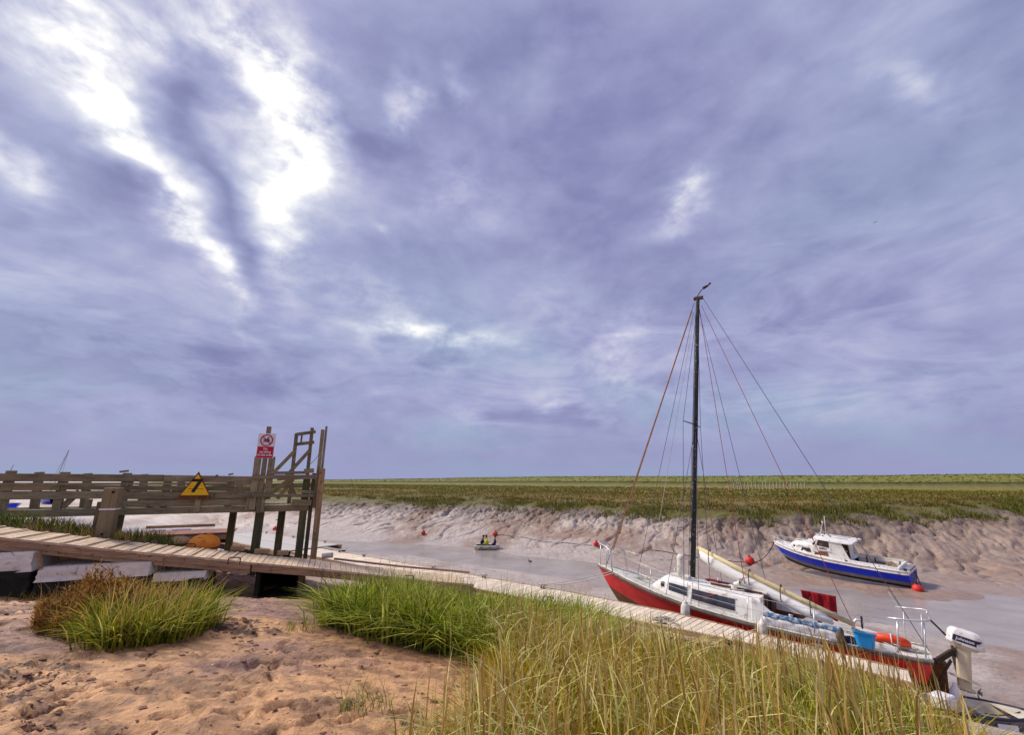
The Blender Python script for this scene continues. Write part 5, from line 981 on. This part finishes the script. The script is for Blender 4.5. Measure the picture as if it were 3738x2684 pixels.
for sd in (1, -1): MB().loft([[(.12, .05 * sd, .03), (-.08, .05 * sd, .03)], [(.16, .35 * sd, .16), (-.04, .35 * sd, .15)], [(.02, .75 * sd, .10), (-.06, .72 * sd, .10)]], False, False).build('wing', M_FEATHER, bd)

# ------------------------------------------------------------------ far boats beyond the jetty
M_FARSPAR = weathered('pale_spar', lin(196, 196, 206), lin(176, 176, 188), .5, 4, (1, 1, 1), 0)
def far_yacht(x, y, yaw, hm, lean, label, L=7.5):
    root = empty('far_yacht', M=place(x, y, .15, yaw, 0, lean))
    def pt(u, t, sd): b_ = 1.2 * (1 - abs(2 * u - .8) ** 2.2 * .6) * (1 - max(0, u - .75) * 3.6); return (L * u, sd * max(.03, b_) * t ** .5, .1 + 1.05 * t * (1 + .25 * u))
    mb = MB()
    for sd in (1, -1): mb.loft([[pt(u, t, sd) for t in (0, .2, .5, .8, 1)] for u in np.linspace(0, 1, 12)], False, False)
    mb.build('hull', M_BLUE, root, smooth=True); MB().loft([[pt(u, 1, 1), pt(u, 1, -1)] for u in np.linspace(0, 1, 12)], False, False).build('deck', M_WHITE, root)
    MB().box((3.4, 0, 1.55), (2.6, 1.3, .5)).build('cabin', M_WHITE, root, bevel=.08); MB().tube([(3.9, 0, 1.4), (3.9, 0, hm)], .09, 8).build('mast', M_FARSPAR, root)
    MB().tube([(3.9, 0, hm - .1), (L - .1, 0, 1.4)], .05, 5).build('forestay', M_FARSPAR, root); MB().tube([(3.9, 0, hm), (0, 0, 1.3)], .02, 5).build('backstay', M_WIRE, root)
    return tag(root, label, 'yacht', 'yachts far off beyond the jetty')
far_yacht(-93.6, 93.5, R_(150), 11.2, R_(8), 'far yacht whose pale mast rises above the jetty railing'); far_yacht(-156, 140, R_(150), 9.6, R_(8), 'faint mast of the farthest yacht above the left end of the jetty')
fb_ = small_boat('far_dinghy', 4.2, 1.8, .9, place(-85.5, 78.5, .2, R_(130)), 'far blue boat on the mud seen through the left jetty railing', (M_BLUE, M_WHITE, M_WHITE))

# ------------------------------------------------------------------ fence, stile and hide on the far sea wall
ff = empty('post_fence', (46, 96, gz(46, 96, False))); tag(ff, 'row of pale wooden fence posts on the far marsh', 'fence'); n = 21; prev = None
for k in range(n):
    u = k / (n - 1); x = lerp(45.2, 61.5, u); y = lerp(92.5, 95.5, u); z = gz(x, y, False); b0 = Vector((x, y, z)) - ff.location
    MB().bar(b0, b0 + Vector((random.uniform(-.05, .05), 0, 1.45 + random.uniform(-.1, .1))), .16, .16, up=(1, 0, 0)).build('post', M_PALEPOST, ff)
    if prev is not None:
        for hz_ in (.5, 1.1): MB().tube([prev + Vector((0, 0, hz_)), b0 + Vector((0, 0, hz_))], .02, 4).build('fence_wire', M_WIRE, ff)
    prev = b0
x, y = 41.6, 87.5; z = gz(x, y, False); gt = empty('wooden_hurdle', (x, y, z)); tag(gt, 'leaning pale wooden hurdle at the left end of the post fence', 'gate')
MB().bar((0, 0, 0), (.2, 0, 2.3), .14, .12, up=(1, 0, 0)).build('upright', M_PALEPOST, gt); MB().bar((2.4, .3, .2), (2.2, .3, 2.7), .14, .12, up=(1, 0, 0)).build('upright', M_PALEPOST, gt)
for k in range(3): MB().bar((0, .0, .5 + .6 * k), (2.35, .3, 1.2 + .6 * k), .06, .16).build('rail', M_PALEPOST, gt)
x, y = 76.0, 122; z = gz(x, y, False); pg = empty('field_gate', (x, y, z)); tag(pg, 'metal field gate on top of the far sea wall', 'gate')
for k in range(4): MB().bar((0, 0, .25 + k * .33), (3.6, 0, .25 + k * .33), .12, .10).build('bar', W_POST, pg)
for q in (0, 3.6): MB().bar((q, 0, -.2), (q, 0, 1.4), .2, .2, up=(1, 0, 0)).build('upright', W_POST, pg)
for i, (dx, w, h_, lab) in enumerate(((4.2, .45, 1.3, 'short dark post beside the far field gate'), (5.3, .3, 1.6, 'thin dark post between the far gate and the notice board'))):
    o = MB().bar((0, 0, -.2), (0, 0, h_), w, .3, up=(1, 0, 0)).build('gate_post', W_POST, bevel=.03); o.location = (x + dx, y, gz(x + dx, y, False)); tag(o, lab, 'post')
nb_ = empty('notice_board', (x + 6.6, y, gz(x + 6.6, y, False))); tag(nb_, 'small notice board on posts right of the far field gate', 'notice board')
for q in (-.6, .6): MB().bar((q, 0, -.2), (q, 0, 2.2), .16, .16, up=(1, 0, 0)).build('post', W_POST, nb_)
MB().box((0, -.1, 1.6), (1.5, .08, .9)).build('panel', W_POST, nb_)

# ------------------------------------------------------------------ grass: blades as tapered bent strips, coloured blade by blade
def blades(name, base, length, width, bdir, bend, cols, segs=3, parent=None, tipcol=None, twist=None, flat=1.0):
    N = len(base); ang = RNG.uniform(0, 2 * np.pi, N) if twist is None else twist; wx, wy = np.cos(ang), np.sin(ang); K = segs + 1
    t = np.linspace(0, 1, K); co = np.zeros((N, 2 * segs + 1, 3)); cl = np.zeros((N, 2 * segs + 1, 4)); cl[..., 3] = 1
    tip = cols if tipcol is None else tipcol
    for k in range(K):
        u = t[k]; hz = length * bend * u ** 2.0; up = flat * length * (u - .38 * np.minimum(bend, 1.2) * u ** 2.2)
        c = base + np.column_stack([bdir[:, 0] * hz, bdir[:, 1] * hz, up]); w = width * (.75 + .5 * u if u < .4 else .95) * (1 - u ** 2.2) * .5
        cc = cols + (tip - cols) * u
        if k < segs:
            co[:, 2 * k] = c - np.column_stack([wx * w, wy * w, 0 * w]); co[:, 2 * k + 1] = c + np.column_stack([wx * w, wy * w, 0 * w]); cl[:, 2 * k, :3] = cc; cl[:, 2 * k + 1, :3] = cc
        else: co[:, 2 * k] = c; cl[:, 2 * k, :3] = cc
    V = 2 * segs + 1; f3 = []; 
    for k in range(segs - 1): f3 += [[2 * k, 2 * k + 1, 2 * k + 3], [2 * k, 2 * k + 3, 2 * k + 2]]
    f3 += [[2 * segs - 2, 2 * segs - 1, 2 * segs]]; f3 = np.array(f3); F = (f3[None] + (np.arange(N) * V)[:, None, None]).reshape(-1); nf = len(F) // 3
    me = bpy.data.meshes.new(name); me.vertices.add(N * V); me.vertices.foreach_set('co', co.reshape(-1)); me.loops.add(nf * 3); me.loops.foreach_set('vertex_index', F.astype(np.int32))
    me.polygons.add(nf); me.polygons.foreach_set('loop_start', np.arange(nf, dtype=np.int32) * 3); me.polygons.foreach_set('loop_total', np.full(nf, 3, np.int32)); me.polygons.foreach_set('use_smooth', np.ones(nf, bool)); me.update(calc_edges=True)
    ca = me.color_attributes.new('Col', 'FLOAT_COLOR', 'POINT'); ca.data.foreach_set('color', cl.astype(np.float32).reshape(-1))
    return link_mesh(name, me, parent, M_LEAF)
def inpoly(x, y, P):
    r = np.zeros(len(x), bool); n = len(P)
    for i in range(n):
        x1, y1 = P[i]; x2, y2 = P[(i + 1) % n]; c = ((y1 > y) != (y2 > y)) & (x < (x2 - x1) * (y - y1) / (y2 - y1 + 1e-12) + x1); r ^= c
    return r
def scatter(P, n, gamma=None):
    xs = [p[0] for p in P]; ys = [p[1] for p in P]; ox = []; 
    while sum(len(a) for a in ox) < n:
        x = RNG.uniform(min(xs), max(xs), n); y = RNG.uniform(min(ys), max(ys), n); m_ = inpoly(x + .25 * fbm(x * 2, y * 2, 2, 7), y + .25 * fbm(x * 2, y * 2, 2, 8), P)
        if gamma is not None: m_ &= RNG.uniform(0, 1, n) < gamma(x, y)
        ox.append(np.column_stack([x, y])[m_])
    q = np.concatenate(ox)[:n]; s, h = to_sh(q[:, 0], q[:, 1]); return np.column_stack([q, terrain(s, h) - .03])
def rdir(N, bias=(0, 0)): a = RNG.uniform(0, 2 * np.pi, N); v = np.column_stack([np.cos(a) + bias[0], np.sin(a) + bias[1]]); return v / np.maximum(np.linalg.norm(v, axis=1)[:, None], .2)
def pick(N, opts, w): idx = RNG.choice(len(opts), N, p=np.array(w) / sum(w)); c = np.array([lin(*o) for o in opts])[idx]; return c * RNG.uniform(.75, 1.2, (N, 1))
G_GREEN = [(96, 116, 40), (122, 136, 52), (150, 158, 70), (74, 92, 34), (170, 176, 104)]; G_DRY = [(176, 146, 70), (196, 166, 88), (150, 116, 54), (214, 190, 118), (128, 98, 48)]
def nrm(d): return d / np.maximum(np.linalg.norm(d, axis=1)[:, None], .5)
def tufts(P, n, per, spread, gamma=None):
    """blade roots gathered in tufts; returns roots and the outward direction of each blade"""
    m_ = max(1, n // per); c = scatter(P, m_, gamma); i = RNG.integers(0, m_, n); off = RNG.normal(0, spread, (n, 2)); b = c[i].copy(); b[:, :2] += off; s, h = to_sh(b[:, 0], b[:, 1]); b[:, 2] = terrain(s, h) - .03
    d = off / np.maximum(np.linalg.norm(off, axis=1)[:, None], .01); lean = rdir(m_)[i] * RNG.uniform(0, .7, m_)[i][:, None]; d = d * .8 + lean + rdir(n) * .5; tone = RNG.uniform(.7, 1.2, m_)[i]
    return b, d / np.maximum(np.linalg.norm(d, axis=1)[:, None], .25), tone[:, None]
# big bank of salt-marsh grass on the right
BANK = [(-.55, 2.1), (-.35, 3.4), (-.05, 5.2), (-.4, 6.2), (.8, 8.9), (2.4, 8.2), (3.8, 7.0), (4.1, 6.0), (3.9, 4.9), (3.2, 3.5), (2.5, 2.2), (1.0, 1.6)]
def dens(x, y): d_ = np.hypot(x, y); return np.clip(1.15 - d_ * .05, .4, 1)
def bank_len(b): s, h = to_sh(b[:, 0], b[:, 1]); return .78 + .34 * fbm(b[:, 0] * .9, b[:, 1] * .9, 3, 201) - .20 * sst(5.2, 7.4, h) * (1 - sst(.35, .55, b[:, 0] / b[:, 1])) + .13 * sst(.38, .6, b[:, 0] / b[:, 1]) * (1 - sst(.78, .95, b[:, 0] / b[:, 1])) - .12 * sst(.85, 1.0, b[:, 0] / b[:, 1])
def gfac(b): return sst(-.10, .10, fbm(b[:, 0] * .8, b[:, 1] * .8, 3, 203))
n = 66000; b, d_, tn = tufts(BANK, n, 16, .07, dens); ln = bank_len(b) * RNG.uniform(.35, .95, n) * (.8 + .2 * sst(2.5, 4.5, np.hypot(b[:, 0], b[:, 1]))); gf = gfac(b)
cg = pick(n, [(114, 128, 20), (146, 150, 28), (182, 174, 46), (80, 92, 14), (212, 202, 84)], [3, 3, 2, 3, 1]) * tn; cd = pick(n, [(186, 152, 36), (160, 122, 28), (216, 180, 58)], [1, 1, 1]) * tn; c = cg + (cd - cg) * (gf * RNG.uniform(.2, 1, n))[:, None]
tag(blades('bank_grass', b, ln, RNG.uniform(.010, .022, n), d_, RNG.uniform(.08, 1.2, n), c, 4, tipcol=c * RNG.uniform(.95, 1.35, (n, 1))), 'green salt marsh grass blades filling the foreground bank on the right', 'grass', kind='stuff')
n = 7500; b, d_, tn = tufts(BANK, n, 9, .06, lambda x, y: dens(x, y) * (.22 + .78 * gfac(np.column_stack([x, y])))); ln = bank_len(b) * RNG.uniform(.5, 1.0, n) * (.72 + .28 * sst(2.5, 4.5, np.hypot(b[:, 0], b[:, 1]))); c = pick(n, [(190, 152, 48), (208, 170, 62), (158, 116, 36), (228, 200, 98), (126, 90, 30)], [3, 3, 3, 1, 2]) * tn
tag(blades('dry_stalks', b, ln, RNG.uniform(.003, .007, n), d_, RNG.uniform(.05, .7, n), c, 4, tipcol=c * RNG.uniform(.75, 1.3, (n, 1))), 'golden brown dry grass stalks standing over the foreground bank', 'grass', kind='stuff')
n = 1500; b = scatter(BANK, n, dens); ln = bank_len(b) * RNG.uniform(.9, 1.2, n); hd = rdir(n); c = pick(n, [(196, 164, 92), (176, 138, 74), (216, 192, 130)], [2, 2, 1])
tag(blades('seed_heads', b + np.column_stack([np.zeros(n), np.zeros(n), ln * .62]), ln * .42, RNG.uniform(.010, .018, n), hd, RNG.uniform(.05, .25, n), c, 3), 'pale seed heads above the foreground grass bank', 'grass', kind='stuff')
n = 3200; b = scatter(BANK, n, dens); b[:, 2] += RNG.uniform(.15, .55, n); c = pick(n, [(216, 204, 130), (196, 190, 104), (232, 218, 164)], [2, 2, 1])
tag(blades('bent_straw', b, RNG.uniform(.2, .5, n), RNG.uniform(.008, .016, n), rdir(n), RNG.uniform(.7, 1.7, n), c, 3), 'bent pale straw caught in the foreground grass bank', 'grass', kind='stuff')
# lush clump in the middle, by the ramp
CL = [(-2.9, 7.5), (-2.3, 7.0), (-1.6, 6.65), (-.6, 6.3), (.4, 6.7), (1.5, 7.6), (1.7, 9.0), (.9, 10.2), (-2.0, 10.9), (-2.5, 10.6), (-2.8, 8.8)]
gc = empty('grass_clump', (-1.0, 8.4, gz(-1.0, 8.4, False))); tag(gc, 'dense dark green grass clump hiding the foot of the ramp', 'grass clump')
def local(b, e): return b - np.array(e.location)
n = 15000; b, d_, tn = tufts(CL, n, 14, .08); cen = np.array([-.9, 8.7]); out = b[:, :2] - cen; out /= np.maximum(np.linalg.norm(out, axis=1)[:, None], .3); d_ = d_ + out * np.array([.5, .7]); d_ /= np.maximum(np.linalg.norm(d_, axis=1)[:, None], .4); c = pick(n, [(106, 124, 30), (138, 150, 40), (168, 174, 60), (72, 90, 20), (206, 206, 112)], [3, 4, 3, 2, 1.5]) * tn
ln = (.4 + .65 * RNG.beta(2, 2, n)) * (.92 + .45 * fbm(b[:, 0] * .8, b[:, 1] * .8, 2, 209)) * (1 + .12 * sst(-1.5, .8, b[:, 0]))
tag(blades('leaf_mass', local(b, gc), ln, RNG.uniform(.016, .034, n), d_, RNG.uniform(.15, 1.5, n), c, 4, gc, tipcol=c * np.array([1.3, 1.25, 1.2])), kind='stuff')
n = 420; b = scatter(CL, n); c = pick(n, [(170, 160, 90), (140, 140, 64)], [1, 1]); tag(blades('flower_stalks', local(b, gc), RNG.uniform(.85, 1.25, n), RNG.uniform(.010, .016, n), rdir(n), RNG.uniform(.02, .3, n), c, 3, gc), kind='stuff')
# left clump: green grass with a dead brown bush beside it
LC = [(-4.85, 5.5), (-4.45, 5.6), (-4.05, 6.1), (-4.2, 6.8), (-4.8, 7.1), (-5.2, 6.4)]; le = empty('grass_tussock', (-4.8, 6.2, gz(-4.8, 6.2, False))); tag(le, 'green grass tussock growing alone on the mud at the left', 'grass clump')
n = 2500; b, d_, tn = tufts(LC, n, 11, .09); out = b[:, :2] - np.array([-4.5, 6.3]); out /= np.maximum(np.linalg.norm(out, axis=1)[:, None], .3); c = pick(n, [(118, 130, 28), (146, 150, 38), (176, 172, 58), (80, 92, 22), (204, 196, 100), (214, 188, 84)], [3, 3, 2, 2, 1, 1]) * tn; ln = .22 + .58 * RNG.beta(1.6, 2.2, n)
tag(blades('leaf_mass', local(b, le), ln, RNG.uniform(.012, .026, n), nrm(d_ + out * .6), RNG.uniform(.1, 1.35, n), c, 4, le, tipcol=c * 1.25), kind='stuff')
n = 260; b = scatter(LC, n); c = pick(n, [(196, 166, 90), (214, 190, 118), (170, 140, 70)], [2, 2, 1]); tag(blades('dry_stalks', local(b, le), RNG.uniform(.55, .95, n), RNG.uniform(.008, .014, n), rdir(n, (.6, .2)), RNG.uniform(.05, .7, n), c, 3, le), kind='stuff')
DB = [(-6.2, 6.3), (-5.8, 5.9), (-5.2, 5.8), (-4.8, 6.6), (-4.9, 7.3), (-5.9, 7.5), (-6.4, 7.0)]; de = empty('brown_bush', (-5.8, 6.7, gz(-5.8, 6.7, False))); tag(de, 'low dead brown bush on the mud joined to the left tussock', 'bush')
n = 11000; b = scatter(DB, n); r2 = ((b[:, 0] + 5.5) / 1.25) ** 2 + ((b[:, 1] - 6.6) / .95) ** 2; b[:, 2] += RNG.uniform(0, 1, n) ** .8 * np.clip(.60 - .45 * r2, .02, .60) * (.75 + 1.4 * fbm(b[:, 0] * 2.5, b[:, 1] * 2.5, 3, 211)); c = pick(n, [(168, 120, 50), (142, 98, 42), (196, 150, 74), (110, 76, 36), (208, 176, 100)], [3, 3, 2, 2, 1])
tag(blades('leaf_mass', local(b, de), RNG.uniform(.04, .12, n), RNG.uniform(.014, .03, n), rdir(n), RNG.uniform(.3, 1.6, n), c, 2, de), kind='stuff')
n = 650; b = scatter(DB, n); c = pick(n, [(122, 84, 44), (164, 132, 76), (186, 156, 92)], [1, 1, 1]); tag(blades('twigs', local(b, de), RNG.uniform(.25, .75, n), RNG.uniform(.006, .011, n), rdir(n), RNG.uniform(.1, .8, n), c, 3, de), kind='stuff')
# small tufts on the mud
for x, y, r, n, hgt, lab in ((-3.0, 7.0, .22, 60, .42, 'thin young grass tuft on the mud left of the green clump'), (-1.32, 4.55, .26, 90, .30, 'flattened pale grass tuft lying on the open mud'), (-1.28, 3.42, .2, 240, .26, 'small bright grass tuft at the bottom edge of the mud'), (-.72, 4.1, .2, 60, .4, 'sparse grass tuft beside the edge of the foreground grass bank')):
    e = empty('grass_tuft', (x, y, gz(x, y))); a = RNG.uniform(0, 6.28, n); rr_ = r * np.sqrt(RNG.uniform(0, 1, n)); bx = x + rr_ * np.cos(a); by = y + rr_ * np.sin(a); s, h = to_sh(bx, by); b = np.column_stack([bx, by, terrain(s, h) - .02])
    blades('leaf_mass', local(b, e), RNG.uniform(.5, 1, n) * hgt, RNG.uniform(.006, .011, n), rdir(n), RNG.uniform(.3, 1.1, n), pick(n, G_GREEN + [(206, 190, 110)], [2, 2, 2, 1, 2, 3]), 3, e)['kind'] = 'stuff'; tag(e, lab, 'grass tuft', 'small grass tufts on the near mud')
# grass on the made-up bank behind the ramp and round the stump
def ramp_strip(name, t0, t1, b0, b1, n, hgt, lab, opts, w):
    tt = RNG.uniform(t0, t1, n); bb_ = RNG.uniform(b0, b1, n); x = RO[0] + tt * .931 - bb_ * .365; y = RO[1] + tt * .365 + bb_ * .931; s, h = to_sh(x, y); b = np.column_stack([x, y, terrain(s, h) - .03])
    tag(blades(name, b, RNG.uniform(.4, 1, n) * hgt * (1 + .5 * fbm(x * 1.2, y * 1.2, 2, 9)), RNG.uniform(.012, .024, n), rdir(n), RNG.uniform(.1, .8, n), pick(n, opts, w), 3), lab, 'grass', kind='stuff')
ramp_strip('bank_top_grass', -6, 1.5, 1.42, 3.2, 8000, .42, 'strip of green grass on the bank behind the ramp', G_GREEN + G_DRY[:2], [3, 3, 2, 2, 1, 1, 1]); ramp_strip('stump_grass', -1.0, .1, 1.4, 2.0, 500, .55, 'tall pale grass growing round the timber stump', G_DRY, [2, 2, 1, 2, 1])
ramp_strip('ramp_foot_grass', -1.2, 3.2, -.35, .1, 900, .25, 'thin dry grass along the foot of the pale concrete blocks', G_DRY + G_GREEN[:2], [2, 2, 2, 1, 1, 2, 2])
# far bank: marsh vegetation in tussocks, dark at the edge, heath and straw behind
def far_veg(n, he0, he1, lab, name, opts, w, hgt, wid, thr, smin=-75, smax=30, hmax=75):
    s = RNG.uniform(smin, smax, n * 4); h = RNG.uniform(33, hmax, n * 4); he = eff(s, h) + fbm(s * .3, h * .3, 3, 109) * 2; k = (he > he0) & (he < he1); x, y = to_xy(s, h); k &= opens(x, y) < .4
    cl_ = fbm(s * .45, h * .45, 3, 221); k &= (cl_ > thr) & (y > 5) & (np.abs(x) < y * 1.35 + 3); s, h, x, y, cl_ = [a[k][:n] for a in (s, h, x, y, cl_)]; N = len(s); b = np.column_stack([x, y, terrain(s, h) - .05])
    tag(blades(name, b, RNG.uniform(.5, 1, N) * hgt * (1 + 1.6 * np.maximum(cl_, 0)), RNG.uniform(.6, 1.3, N) * wid, rdir(N), RNG.uniform(.1, .7, N), pick(N, opts, w), 2), lab, 'grass', kind='stuff')
far_veg(46000, 36.6, 40.2, 'dark green cord grass hanging over the far mud edge', 'edge_cord_grass', [(102, 108, 42), (120, 120, 50), (136, 126, 58), (84, 86, 36)], [3, 3, 2, 2], .58, .07, -.05)
far_veg(26000, 38.5, 43.5, 'brown heath along the far marsh edge', 'marsh_heath', [(130, 98, 48), (106, 86, 40), (114, 106, 46), (144, 114, 56)], [3, 3, 2, 1], .36, .08, -.14)
far_veg(36000, 42, 70, 'low yellow green marsh grass behind the far bank', 'marsh_grass', [(132, 122, 54), (116, 112, 48), (132, 110, 52), (146, 132, 60)], [2, 2, 2, 1], .32, .12, -.2, -140, 60, 115)
n = 26000; s = RNG.uniform(-230, 60, n); h = RNG.uniform(118, 138, n); x, y = to_xy(s, h); k = (y > 10) & (np.abs(x) < y * 1.3) & (opens(x, y) < .5); s, h, x, y = s[k], h[k], x[k], y[k]; n = len(s)
tag(blades('sea_wall_grass', np.column_stack([x, y, terrain(s, h) - .05]), RNG.uniform(.08, .28, n), RNG.uniform(.3, .7, n), rdir(n), RNG.uniform(.1, 1.0, n), pick(n, [(122, 128, 58), (130, 134, 62), (116, 122, 54)], [2, 2, 1]), 2), 'rough green grass along the far sea wall', 'grass', kind='stuff')
n = 30000; s = RNG.uniform(-230, 60, n); h = RNG.uniform(60, 118, n); x, y = to_xy(s, h); k = (y > 10) & (np.abs(x) < y * 1.3) & (opens(x, y) < .5); s, h, x, y = s[k], h[k], x[k], y[k]; n = len(s); q = sst(-.12, .12, fbm(s * .06, h * .12, 3, 231))[:, None]
tag(blades('far_marsh_grass', np.column_stack([x, y, terrain(s, h) - .05]), RNG.uniform(.12, .42, n), RNG.uniform(.2, .5, n), rdir(n), RNG.uniform(.1, .8, n), pick(n, [(130, 118, 54), (140, 126, 60)], [1, 1]) * q + pick(n, [(112, 114, 48), (124, 122, 56)], [1, 1]) * (1 - q), 2), 'patchy olive marsh grass between the far bank and the sea wall', 'grass', kind='stuff')
# clods and weed scraps strewn over the near mud
def lumps(name, n, P, rmin, rmax, col, lab, flat=.5):
    q = scatter(P, n, lambda x, y: sst(-.06, .12, fbm(x * .9, y * .9, 3, 66)) * .9 + .1); ico = bmesh.new(); bmesh.ops.create_icosphere(ico, subdivisions=1, radius=1); V = np.array([v.co for v in ico.verts]); F = np.array([[v.index for v in f.verts] for f in ico.faces]); ico.free(); N = len(q)
    r = rmin + (rmax - rmin) * RNG.uniform(0, 1, N) ** 3; J = RNG.uniform(.6, 1.35, (N, len(V), 1)); co = V[None] * J * r[:, None, None] * np.column_stack([RNG.uniform(.8, 1.8, N), RNG.uniform(.8, 1.4, N), np.full(N, flat)])[:, None, :] + q[:, None, :] + np.array([0, 0, .03])
    me = bpy.data.meshes.new(name); me.from_pydata(co.reshape(-1, 3).tolist(), [], (F[None] + (np.arange(N) * len(V))[:, None, None]).reshape(-1, 3).tolist()); return tag(link_mesh(name, me, None, col), lab, 'mud', kind='stuff')
MUDP = [(-7.5, 4.5), (-4.2, 2.2), (-.6, 2.2), (-.2, 5.6), (-3.2, 7.6), (-5.5, 10.4), (-9.8, 9.8)]
lumps('mud_clods', 9000, MUDP, .004, .030, weathered('clod', lin(146, 104, 80), lin(98, 68, 52), .85, 30, (1, 1, 1), .4), 'dark crumbly clods scattered over the near mud', .4); lumps('shell_scraps', 90, MUDP, .006, .014, M_CREAM, 'pale shell scraps on the near mud', .4)

n = 900; b = scatter(MUDP, n); b[:, 2] += .045; tag(blades('straw_litter', b, RNG.uniform(.05, .22, n), RNG.uniform(.004, .010, n), rdir(n), RNG.uniform(.8, 1.2, n), pick(n, [(190, 160, 100), (120, 90, 60), (84, 66, 46), (206, 186, 130)], [2, 2, 2, 1]), 3, flat=.12), 'dead straw and weed litter strewn over the near mud', 'litter', kind='stuff')

# ------------------------------------------------------------------ hang pieces under the part they belong to
def under(root, part, names):
    kids = [c for c in root.children]; tgt = [c for c in kids if c.name.split('.')[0] == part][0]
    for c in kids:
        if c.name.split('.')[0] in names and c is not tgt: c.parent = tgt
under(sb, 'mast', ('masthead', 'wind_vane', 'spreader', 'mast_cleat', 'mast_step')); under(sb, 'boom', ('furled_sail', 'sail_tie')); under(sb, 'cabin', ('window', 'window_frame', 'sliding_hatch', 'hatch_runner', 'fore_hatch', 'cowl_vent'))
under(sb, 'pulpit_rail', ('pulpit_leg',)); under(sb, 'bulkhead', ('companionway', 'door_post')); under(sb, 'dodger', ('dodger_band',)); under(sb, 'backstay', ('backstay_tensioner',)); under(sb, 'white_cover', ('cover_staff',))
under(bb, 'fore_cabin', ('window', 'porthole', 'cabin_moulding', 'fore_hatch', 'grab_rail')); under(bb, 'wheelhouse_roof', ('roof_rail', 'roof_fitting', 'aerial', 'light_mast', 'lamp', 'aerial_brace')); under(bb, 'bow_rail', ('bow_rail_leg',)); under(bb, 'seat_box', ('seat_pad',)); under(bb, 'windscreen', ('windscreen_post',)); under(bb, 'cockpit_well', ('frame_rib', 'life_ring'))
under(sg, 'panel', ('red_field', 'ban_ring', 'jet_ski_pictogram', 'lettering')); under(tri, 'backing', ('yellow_face', 'number', 'lettering', 'rule')); under(st, 'shaft', ('white_band', 'bolt_hole'))
